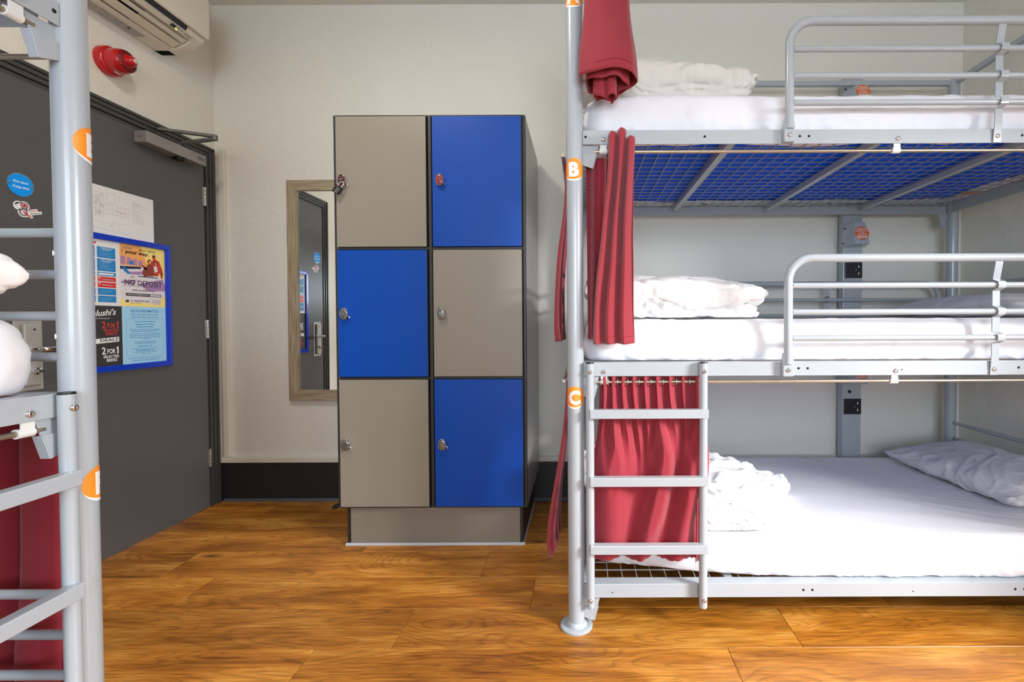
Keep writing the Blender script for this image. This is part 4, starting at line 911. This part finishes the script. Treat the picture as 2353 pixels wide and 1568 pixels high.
# ------------------------------------------------------------------ power column behind the right bed
pc_ = thing('power_column', (1.505, 2.64, 0), 'grey metal power column with reading lights and sockets behind the bunk', 'power column')
CX0, CX1, CYF = 1.452, 1.556, 2.600
MB().box(CX0, CX1, CYF, YB - 0.03, 0.012, 2.36).obj('column', M['bed'], pc_, smooth=0, bevel=0.003)
for k, zt in enumerate((2.250, 1.492, 0.735)):
    lx = 1.500
    m = MB()   # faceted lamp hood, wider at the bottom
    a = [(lx - 0.052, CYF - .0005, zt + 0.055), (lx + 0.052, CYF - .0005, zt + 0.055), (lx + 0.066, CYF - .0005, zt - 0.066), (lx - 0.066, CYF - .0005, zt - 0.066)]
    b = [(lx - 0.020, CYF - 0.055, zt + 0.062), (lx + 0.040, CYF - 0.055, zt + 0.062), (lx + 0.052, CYF - 0.075, zt - 0.058), (lx - 0.030, CYF - 0.075, zt - 0.058)]
    m.add(a + b, [(0, 1, 2, 3), (7, 6, 5, 4), (0, 4, 5, 1), (1, 5, 6, 2), (2, 6, 7, 3), (3, 7, 4, 0)])
    lamp = m.obj('reading_light', M['bed'], pc_, smooth=0, bevel=0.002)
    n_ = (Vector(b[1]) - Vector(b[0])).cross(Vector(b[3]) - Vector(b[0])).normalized()
    if n_.y > 0: n_ = -n_
    ay = (Vector(b[0]) + Vector(b[1]) - Vector(b[2]) - Vector(b[3])).normalized(); ay = (ay - n_ * ay.dot(n_)).normalized(); ax = Vector((1, 0, 0))
    f = Flat((Vector(b[0]) + Vector(b[1]) + Vector(b[2]) + Vector(b[3])) / 4 + n_ * 0.001 + ax * 0.004, ax, ay, n_)
    f.ell('o', 0, -0.002, 0.038, 0.038, 0.0002, 40)
    for s, y, wd, h_ in (('PERSONAL BED', .024, .042, .0058), ('SOCKET FACILITIES', .0165, .054, .0058), ('ARE AVAILABLE TO YOU', .009, .066, .0058), ('This socket is', .0015, .030, .004), ('for personal electrical', -.004, .048, .004), ('devices and laptops only', -.0095, .048, .004), ('PHONE AND LAPTOP USE ONLY', -.016, .064, .0045)):
        f.text('w', s, 0, y, h_, 0.0005, wd, 0.015)
    f.rect('w', -0.028, 0.028, -0.0265, -0.0205, 0.0005); f.text('o', 'maximum power 100W', 0, -0.0235, 0.0036, 0.0008, 0.05); f.ell('w', -0.020, -0.0305, 0.003, 0.003, 0.0005, 12); f.text('w', 'st-christophers.co.uk', 0.006, -0.0305, 0.0034, 0.0005, 0.040)
    f.build(dict(o='round_sticker', w='sticker_lettering'), dict(o=mat('rust_orange_sticker', (222, 96, 30), 0.45), w=M['white_print']), lamp)
    m = MB()
    for (x, z) in ((lx - 0.046, zt + 0.035), (lx - 0.055, zt - 0.048)):
        m.tube([(x - 0.001, CYF - 0.012, z), (x - 0.006, CYF - 0.014, z)], 0.0042, 10)
    stuff(m.obj('rivets', M['hole'], lamp))
    zs = zt - 0.192
    MB().lathe([(0.009, CYF - 0.0005), (0.009, CYF - 0.006), (0.005, CYF - 0.008)], 18, (1.490, 0, zs + 0.083), 'y').obj('push_button', M['cap'], pc_)
    so = MB().box(1.459, 1.553, CYF - 0.008, CYF - .0003, zs - 0.043, zs + 0.043).obj('socket', M['sock'], pc_, smooth=0, bevel=0.002)
    m = MB()
    for dz in (0.019, -0.019): m.box(1.530, 1.535, CYF - 0.0088, CYF - 0.0082, zs + dz - 0.0060, zs + dz + 0.0060)
    m.box(1.5155, 1.5195, CYF - 0.0088, CYF - 0.0082, zs - 0.002, zs + 0.002); stuff(m.obj('usb_ports', M['white_print'], so, smooth=0))
    m = MB()
    for (x, dz) in ((1.488, 0.016), (1.496, -0.012), (1.480, -0.012), (1.503, 0.006), (1.475, 0.006)): m.box(x - .0022, x + .0022, CYF - 0.0086, CYF - 0.0081, zs + dz - .004, zs + dz + .004)
    stuff(m.obj('socket_holes', M['hole'], so, smooth=0))

# ================================================================== bedding
def rrect(L, Wd, r, n):
    """closed rounded rectangle outline, centred, n points; also returns arc parameter"""
    r = min(r, L / 2 - 1e-4, Wd / 2 - 1e-4); segs = [(L - 2 * r), pi * r / 2, (Wd - 2 * r), pi * r / 2] * 2; tot = sum(segs); out = []
    for k in range(n):
        s = tot * k / n; i = 0
        while s > segs[i]: s -= segs[i]; i += 1
        a, b = L / 2 - r, Wd / 2 - r
        if i == 0: p = (-a + s, -Wd / 2)
        elif i == 1: t = s / r; p = (a + r * sin(t), -b - r * cos(t))
        elif i == 2: p = (L / 2, -b + s)
        elif i == 3: t = s / r; p = (a + r * cos(t), b + r * sin(t))
        elif i == 4: p = (a - s, Wd / 2)
        elif i == 5: t = s / r; p = (-a - r * sin(t), b + r * cos(t))
        elif i == 6: p = (-L / 2, b - s)
        else: t = s / r; p = (-a - r * cos(t), -b - r * sin(t))
        out.append(p)
    return out
def ring_surface(F, rings):
    m = MB(F); n = len(rings[0]); m.v = [Vector(p) for r in rings for p in r]
    for i in range(len(rings) - 1):
        for k in range(n): m.f.append((i * n + k, i * n + (k + 1) % n, (i + 1) * n + (k + 1) % n, (i + 1) * n + k))
    return m
def mattress(F, zt, label, seed, u0=0.034, u1=1.995, v0=0.034, v1=0.966, H=0.128, lift=0.0):
    L, Wd = u1 - u0, v1 - v0; cu, cv = (u0 + u1) / 2, (v0 + v1) / 2; zb = zt + 0.0015
    T = thing('mattress', F(cu, cv, zb), label, 'mattress', 'bunk mattresses')
    # blue core
    rings = []
    n = 80
    for ins, z in ((0.40, 0.0), (0.2, 0.0), (0.06, 0.0), (0.012, 0.0), (0.004, 0.010), (0.004, H - 0.02), (0.012, H - 0.006), (0.06, H - 0.006), (0.2, H - 0.006), (0.40, H - 0.006)):
        rings.append([(cu + x, cv + y, zb + 0.002 + z) for x, y in rrect(L - 2 * ins, Wd - 2 * ins, 0.06, n)])
    m = ring_surface(F, rings); m.f.append(tuple(range(n))[::-1]); m.f.append(tuple((len(rings) - 1) * n + k for k in range(n)))
    m.obj('mattress_core', M['matt_blue'], T, smooth=50)
    # white fitted sheet: top, sides and a turned-under edge
    n = 560; prof = []
    for k in range(12): prof.append((0.425 * (1 - k / 12.0) ** 1.3 + 0.030, H + 0.010, 0))
    for k in range(9): a = pi / 2 * k / 8; prof.append((0.030 * (1 - sin(a)), H + 0.010 - 0.034 * (1 - cos(a)), 1))
    for k in range(1, 7): prof.append((-0.007 * sin(pi * k / 7), H - 0.024 - (H - 0.042) * k / 6, 2))
    for k in range(1, 6): a = pi / 2 * k / 5; prof.append((0.016 * (1 - cos(a)), 0.016 - 0.0165 * sin(a), 3))
    for k in range(1, 5): prof.append((0.016 + 0.016 * k, -0.0008, 4))
    rings = []
    for (ins, z, zone) in prof:
        ring = []
        for k, (x, y) in enumerate(rrect(L - 2 * ins, Wd - 2 * ins, max(0.055 + 0.02 - ins * 0.25, 0.03), n)):
            q = Vector((x * 1.0, y * 1.0, seed * 3.7))
            if zone <= 1:
                dz = 0.004 * fbm(q * 3.0, 2) + 0.0030 * crease_n(Vector((x * 2.2 + 1.5 * noise.noise(q * 2), y * 9.0 + 1.2 * noise.noise(q * 3), seed)), 2); dx = 0
                edge = max(0.0, 1 - ins / 0.10); dz += 0.0035 * edge * fbm(q * 14, 2) - 0.006 * edge * 0
                p = (cu + x, cv + y, zb + z + dz)
            else:
                w_ = 0.0045 * fbm(Vector((x * 5, y * 5, z * 4 + seed)), 2) + (0.0062 * crease_n(Vector((x * 11 + z * 16 + 2 * noise.noise(q * 4), y * 11 + z * 16, z * 9 + seed)), 2)) * (0.35 + 0.65 * min(1, max(0, 1 - z / H)))
                nx = 1 if abs(x) > L / 2 - ins - 0.03 else 0; ny = 1 if abs(y) > Wd / 2 - ins - 0.03 else 0
                sx = (1 if x > 0 else -1) * nx; sy = (1 if y > 0 else -1) * ny; l_ = sqrt(sx * sx + sy * sy) or 1
                if zone == 4:
                    e = (ins - 0.016) / 0.064; w_ = -0.035 * e * (fbm(Vector((x * 3.2, y * 3.2, seed + 5)), 3) + 0.15)
                    p = (cu + x + sx / l_ * w_, cv + y + sy / l_ * w_, zb + z - 0.0008)
                else: p = (cu + x + sx / l_ * w_, cv + y + sy / l_ * w_, zb + max(z, -0.0006))
            ring.append((p[0], p[1], p[2]))
        rings.append(ring)
    m = ring_surface(F, rings); m.f.append(tuple(range(n)))
    sh = m.obj('fitted_sheet', M['sheet'], T, smooth=180, recalc=True)
    return T
mattress(RIGHT, ZT[0], 'white sheeted mattress with blue underside on the top bunk', 1)
mattress(RIGHT, ZT[1], 'white sheeted mattress on the middle bunk along the back wall', 2)
BOTTOM = lambda u, v, z: RIGHT(u, v + 0.115 * math.exp(-((u - 0.05) / 0.36) ** 1.6 if u > 0.05 else 0.0) * max(0.0, 1 - v), z)
mattress(BOTTOM, ZT[2], 'wide white sheeted mattress on the bottom bunk behind the ladder', 3, u0=0.055, v0=0.018)
mattress(LEFT, ZT[1], 'white mattress on the middle bunk at the left edge of the photo', 5, u0=0.030, v0=0.026, H=0.130)
mattress(LEFT, ZT[0], 'mattress on the top bunk above the left edge, mostly out of frame', 6)

def soft(name, mtl, c, L, Wd, Tk, rotz, seed, label, cat, group=None, crease=1.0, tilt=(0, 0), nu=130, nv=110, floor_z=None, pinch=0.07, puff=0.5, layers=1, sag=0.0, ymin=None):
    """pillow-like body: two quilted faces meeting at a seam; layers > 1 stacks folds into one body"""
    m = MB()
    R = Matrix.Rotation(rotz, 3, 'Z') @ Matrix.Rotation(tilt[0], 3, 'X') @ Matrix.Rotation(tilt[1], 3, 'Y')
    C = Vector(c)
    for ly in range(layers):
        th = Tk * ((0.66, 0.80)[ly] if layers > 1 else 1); zoff = Tk * ((-0.20, 0.12)[ly]) if layers > 1 else 0.0
        so = seed * 7.3 + ly * 11.0; lx = 0.02 * noise.noise(Vector((so, 0, 0))) * ly; sc = (0.95, 1.0)[ly] if layers > 1 else 1.0
        for sgn in (1, -1):
            g = []
            for i in range(nu + 1):
                row = []
                for j in range(nv + 1):
                    a = -cos(pi * i / nu) * 0.6 + (2 * i / nu - 1) * 0.4; b = -cos(pi * j / nv) * 0.6 + (2 * j / nv - 1) * 0.4
                    e = max(0.0, (1 - abs(a) ** 3.2)) * max(0.0, (1 - abs(b) ** 3.2))
                    h = e ** puff
                    x = L / 2 * sc * a * (1 - pinch * (1 - b * b) * abs(a) ** 3); y = Wd / 2 * sc * b * (1 - pinch * (1 - a * a) * abs(b) ** 3)
                    q = Vector((x * 6, y * 6, so + sgn * 2))
                    wr = crease * 0.018 * fbm(q * 0.6, 2)
                    rim = 1 - e ** 0.35
                    dx = crease * 0.016 * rim * noise.noise(Vector((x * 9, y * 9, so + 31))); dy = crease * 0.016 * rim * noise.noise(Vector((x * 9, y * 9, so + 47)))
                    dzr = crease * 0.020 * rim * fbm(Vector((x * 8, y * 8, so + 53)), 2)
                    z = sgn * th / 2 * h + wr * h * (1 if sgn > 0 else 0.5) + dzr + zoff - sag * (a * a)
                    p = C + R @ Vector((x + dx + lx, y + dy, z))
                    if floor_z is not None and p.z < floor_z + .004: p.z = floor_z + .004 + 0.0006 * (1 + noise.noise(q))
                    if ymin is not None and p.y < ymin: p.y = ymin + 0.004 * (1 + noise.noise(q))
                    row.append(p)
                g.append(row)
            m.grid(g)
    o = m.obj(name, mtl, None, smooth=180, weld=True)
    # wrinkles pushed along the surface normal
    me = o.data; off = []
    R2 = R.inverted()
    for vv in me.vertices:
        p = R2 @ Vector(vv.co); q = Vector((p.x * 5.0, p.y * 5.0, p.z * 9.0 + seed * 3.3))
        w1 = Vector((noise.noise(q * 0.7), noise.noise(q * 0.7 + Vector((9, 0, 0))), noise.noise(q * 0.7 + Vector((0, 9, 0))))) * 1.1
        d = 0.012 * (crease_n(Vector((q.x * 0.75 + q.z * 0.30, q.y * 0.7, q.z * 0.55)) + w1 * 1.5, 2) - 0.35) + 0.0042 * crease_n(Vector((q.x * 1.7 - q.z * 0.8, q.y * 1.6, q.z * 0.9)) + w1 * 2.4, 2) - 0.004 * crease_n(q * 1.2 + w1, 1)
        off.append(crease * d)
    nrm = [Vector(vv.normal) for vv in me.vertices]
    for vv, d, n_ in zip(me.vertices, off, nrm):
        c_ = vv.co + n_ * d; wp = c_ + Vector(o.location)
        if floor_z is not None and wp.z < floor_z + 0.004: c_.z = floor_z + 0.004 - o.location.z + 0.0004 * (vv.index % 3)
        if ymin is not None and wp.y < ymin: c_.y = ymin - o.location.y + 0.006 * (0.5 + 0.5 * n_.z)
        vv.co = c_
    return tag(o, label, cat, group)
ZM = [z + 0.1425 for z in ZT]
soft('folded_duvet', M['duvet_grey'], (0.290, 1.915, ZM[0] + 0.090), 0.66, 0.54, 0.180, 0.04, 11, 'crumpled off white folded duvet on the top bunk', 'duvet', crease=1.2, layers=2, floor_z=ZM[0] + .001, tilt=(0.03, 0.03), puff=0.27, ymin=1.590)
soft('folded_duvet', M['duvet'], (0.335, 1.920, ZM[1] + 0.080), 0.64, 0.55, 0.165, -0.03, 5, 'plump white folded duvet on the middle bunk beside the red curtain', 'duvet', crease=1.0, layers=2, floor_z=ZM[1] + .001, puff=0.27, tilt=(0.03, 0.05), ymin=1.590)
soft('folded_duvet', M['duvet'], (0.415, 1.93, ZM[2] + 0.072), 0.74, 0.56, 0.200, -0.58, 23, 'crumpled white duvet heaped on the bottom bunk behind the ladder', 'duvet', crease=1.35, layers=2, floor_z=ZM[2] + .001, puff=0.32, tilt=(-0.02, 0.18), ymin=1.606)
soft('pillow', M['pillow'], (1.805, 2.10, ZM[1] + 0.052), 0.40, 0.66, 0.110, 0.05, 31, 'grey white pillow at the far end of the middle bunk', 'pillow', 'bunk pillows', crease=0.35, floor_z=ZM[1] + .001, puff=0.5)
soft('pillow', M['pillow'], (1.800, 2.08, ZM[2] + 0.068), 0.42, 0.70, 0.120, 0.06, 37, 'grey white pillow at the far end of the bottom bunk', 'pillow', 'bunk pillows', crease=0.5, floor_z=ZM[2] + .001, puff=0.5, tilt=(0.0, -0.10))
soft('pillow', M['duvet'], (-1.345, 0.700, ZM[1] + 0.085), 0.56, 0.44, 0.150, -0.10, 44, 'white pillow on the left bunk beside the near post', 'pillow', 'bunk pillows', crease=0.8, floor_z=ZM[1] + .001, puff=0.30)
# torn care label under the top mattress
lb = MB().box(1.860, 1.930, 2.270, 2.330, ZT[0] - 0.0046, ZT[0] - 0.0040).obj('mattress_label', mat('orange_white_label', (214, 140, 96), 0.6, var=(60, 0.5)), None, smooth=0)
tag(lb, 'small orange care label under the top bunk mattress', 'label')

# ================================================================== curtains
def sheet_obj(name, pts, parent, mt=None, solid=0.0022):
    return MB().grid(pts).obj(name, mt or M['curtain'], parent, smooth=180, solid=solid, recalc=False)
def smoothstep(a, b, x):
    t = max(0.0, min(1.0, (x - a) / (b - a))); return t * t * (3 - 2 * t)

# --- rolled-up curtain hanging in front of the top bunk
rc = thing('bunk_curtain', (0.085, 1.53, 1.755), 'burgundy curtain rolled up beside the post of the top bunk', 'curtain', 'red bunk curtains')
g = []
NT, NZ = 260, 40
for j in range(NZ + 1):
    t = j / NZ; row = []
    for i in range(NT + 1):
        s = i / NT; turns = 2.6; a = radians(-150) + 2 * pi * turns * s
        lobes = 0.10 * sin(3 * a + 1.0 + s * 4) * s + 0.07 * sin(5 * a + 2.0) * smoothstep(0.2, 0.6, s)
        r = (1 - 0.80 * s ** 0.9) * (1 + lobes * smoothstep(0.35, 1.0, t) * 1.9)
        flare = 0.80 + 0.20 * smoothstep(0.45, 1.0, t) + 0.05 * t
        hx, hy = 0.102 * flare, 0.072 * (0.75 + 0.40 * smoothstep(0.5, 1, t))
        cx_ = 0.082 + 0.006 * t; cy_ = 1.553 - 0.012 * t
        x = cx_ + hx * r * cos(a) + 0.004 * noise.noise(Vector((a * 2, t * 3, 1.0))); y = cy_ + hy * r * sin(a) + 0.004 * noise.noise(Vector((a * 2, t * 3, 5.0)))
        zb = 1.790 - 0.004 * s + 0.004 * sin(4 * a) - 0.060 * smoothstep(0.30, 0.95, s) - 0.012 * (1 + sin(a)) * (1 - s) + 0.006 * cos(a)
        row.append((x, y - 0.030, zb + (2.275 - zb) * (1 - t)))
    g.append(row)
sheet_obj('cloth', g, rc)
hem = [(p[0], p[1], p[2] + 0.026) for p in g[-1][:int(NT / 2.6)]]
MB().tube([(p[0] * 1.0, p[1] - 0.0012, p[2]) for p in hem[10::3]], 0.0007, 5).obj('hem_stitching', M['curtain_hem'], rc)

# --- gathered curtain of the middle bunk
mc = thing('bunk_curtain', (0.08, 1.53, 0.955), 'burgundy curtain gathered in long folds in front of the middle bunk', 'curtain', 'red bunk curtains')
g = []; NI, NJ = 220, 60
for j in range(NJ + 1):
    t = j / NJ; row = []; z = 1.628 - t * (1.628 - 0.950)
    x0 = 0.086 - 0.050 * smoothstep(0.05, 0.95, t); x1 = 0.172 - 0.008 * sin(pi * t) - 0.002 * t
    for i in range(NI + 1):
        s = i / NI
        lob = 3 * (s ** (1.0 - 0.25 * t)) + 0.06 * sin(3 * t)
        fold = abs(sin(pi * lob)) ** (0.35 + 0.5 * smoothstep(0.0, 0.35, t))
        y = 1.526 - 0.040 * fold * (1 - 0.15 * t) + 0.004 * noise.noise(Vector((s * 4, t * 3, 2)))
        x = x0 + (x1 - x0) * s + 0.005 * sin(2 * pi * lob + 0.6) + 0.003 * noise.noise(Vector((s * 3, t * 4, 7)))
        ztop = 0.004 * smoothstep(0.2, 0.6, fold) - (0.024 if lob > 2 else (0.010 if lob < 1 else 0))
        row.append((x, y, z + ztop * (1 - t) ** 4 - 0.003 * fold * t))
    g.append(row)
sheet_obj('cloth', g, mc)
hem = [(p[0], p[1] - 0.0016, p[2] + 0.024) for p in g[-1]]
MB().tube(hem[::4], 0.0006, 5).obj('hem_stitching', M['curtain_hem'], mc)
g = []
for j in range(NJ + 1):     # darker inner layer behind, next to the post
    t = j / NJ; row = []; z = 1.565 - t * (1.565 - 0.962)
    for i in range(121):
        s = i / 120; ph = 2 * pi * 2.5 * s + 0.8 * t
        row.append((0.018 + 0.110 * s + 0.006 * sin(ph), 1.562 + 0.014 * cos(ph) + 0.004 * noise.noise(Vector((s * 5, t * 4, 12))), z))
    g.append(row)
sheet_obj('inner_fold', g, mc)

# --- bottom bunk curtain behind the ladder, hung from eyelets
bc = thing('bunk_curtain', (0.22, 1.55, 0.24), 'burgundy curtain with eyelets hanging behind the ladder at the bottom bunk', 'curtain', 'red bunk curtains')
NI, NJ = 300, 80; ZTOP, ZBOT = 0.842, 0.232
g = []
for j in range(NJ + 1):
    t = j / NJ; row = []
    for i in range(NI + 1):
        s = i / NI
        # pleats crowd to the left at the rod and fan out below
        sw = s ** 1.25
        x_top = 0.064 + 0.330 * sw; x_bot = 0.040 + 0.372 * s; k = smoothstep(0.02, 0.55, t)
        x = x_top * (1 - k) + x_bot * k
        ph1 = 2 * pi * 9 * s
        dph = s * 2.7 + 0.85 * t ** 0.9 + 0.16 * sin(4 * t + 5 * s) + 0.12 * noise.noise(Vector((s * 3, t * 2, 77)))
        ph2 = 2 * pi * dph
        a1 = (1 - smoothstep(0.10, 0.62, t)); a2 = smoothstep(0.08, 0.5, t) * (1 - 0.25 * smoothstep(0.7, 1, t))
        fold2 = (0.5 + 0.5 * cos(ph2)) ** 2.2
        y = 1.558 + 0.017 * a1 * sin(ph1) + a2 * (0.014 - 0.050 * fold2) + 0.012 * noise.noise(Vector((s * 3, t * 3, 20))) * smoothstep(.2, .6, t)
        x += 0.008 * a1 * sin(ph1 * 2 + 0.7) * (1 - t) + 0.012 * a2 * sin(ph2)
        zb = ZBOT + 0.012 * noise.noise(Vector((s * 5, 3, 1))) + 0.004 * sin(ph2) - 0.004 * s
        row.append((x, max(1.5245, min(1.584, y)), ZTOP - 0.004 * abs(sin(ph1)) - t * (ZTOP - zb)))
    g.append(row)
sheet_obj('cloth', g, bc)
MB().tube([(p[0], p[1] - 0.0016, p[2] + 0.018) for p in g[-1][::4]], 0.0006, 5).obj('hem_stitching', M['curtain_hem'], bc)
# loose right edge hanging straight with a seam
g2 = [[(0.378 + 0.026 * i / 12 + 0.003 * sin(3 * j / 40 + i * .3), 1.548 + 0.010 * sin(i / 12 * 3.0) + 0.003 * sin(j / 40 * 6), 0.835 - (0.835 - 0.215) * j / 40) for i in range(13)] for j in range(41)]
sheet_obj('curtain_edge', g2, bc)
for k in range(9):
    s = (k + 0.25) / 9; x = 0.064 + 0.330 * s ** 1.25
    ring = [(x + 0.004 * cos(a), 1.552 + 0.013 * cos(a), 0.820 + 0.013 * sin(a)) for a in [2 * pi * q / 16 for q in range(16)]]
    MB().tube(ring, 0.0022, 8, closed=True).obj('eyelet', M['steel'], bc)

# --- end curtains hanging outside the foot of the right bed
def end_curtain(label, z0, z1, x_top, x_bot, y0, y1, seed, hook):
    t_ = thing('bunk_curtain', ((x_top + x_bot) / 2, (y0 + y1) / 2, z1), label, 'curtain', 'red bunk curtains')
    g = []; NI, NJ = 150, 50
    for j in range(NJ + 1):
        t = j / NJ; row = []; z = z0 - t * (z0 - z1)
        for i in range(NI + 1):
            s = i / NI; ph = 2 * pi * (3.2 * s) + seed
            bulge = x_top + (x_bot - x_top) * smoothstep(0.06, hook, t) * (1 - 0.12 * smoothstep(0.92, 1.0, t))
            near = 1 - 0.35 * s
            x = -0.062 + (bulge + 0.062) * near + 0.012 * cos(ph) * (0.4 + 0.6 * t) + 0.004 * noise.noise(Vector((s * 4, t * 4, seed)))
            y = y0 + (y1 - y0) * s + 0.010 * sin(ph)
            row.append((x, y, z - 0.010 * t * sin(s * 9 + seed) * 0.4))
        g.append(row)
    sheet_obj('cloth', g, t_)
end_curtain('burgundy curtain edge hanging outside the post level with the middle bunk', 1.592, 0.955, -0.046, -0.084, 1.600, 1.860, 0.4, 0.80)
end_curtain('burgundy curtain edge hanging outside the post beside the bottom bunk', 0.832, 0.205, -0.046, -0.114, 1.600, 1.860, 1.4, 1.0)

# --- curtain at the foot of the left bunk
lc = thing('bunk_curtain', (-1.3, 1.0, 0.20), 'dark burgundy curtain behind the ladder of the left bunk', 'curtain', 'red bunk curtains')
g = []; NI, NJ = 200, 60
for j in range(NJ + 1):
    t = j / NJ; row = []
    for i in range(NI + 1):
        s = i / NI; ph = 2 * pi * (5.0 * s - 0.35 * t) + 0.6
        x = -1.135 - 0.50 * s + 0.012 * sin(ph); y = 0.998 + 0.060 * (0.5 + 0.5 * cos(ph)) ** 1.5 * (0.6 + 0.6 * t) + 0.008 * noise.noise(Vector((s * 5, t * 3, 40)))
        row.append((x, y, 0.835 - t * 0.640))
    g.append(row)
sheet_obj('cloth', g, lc)
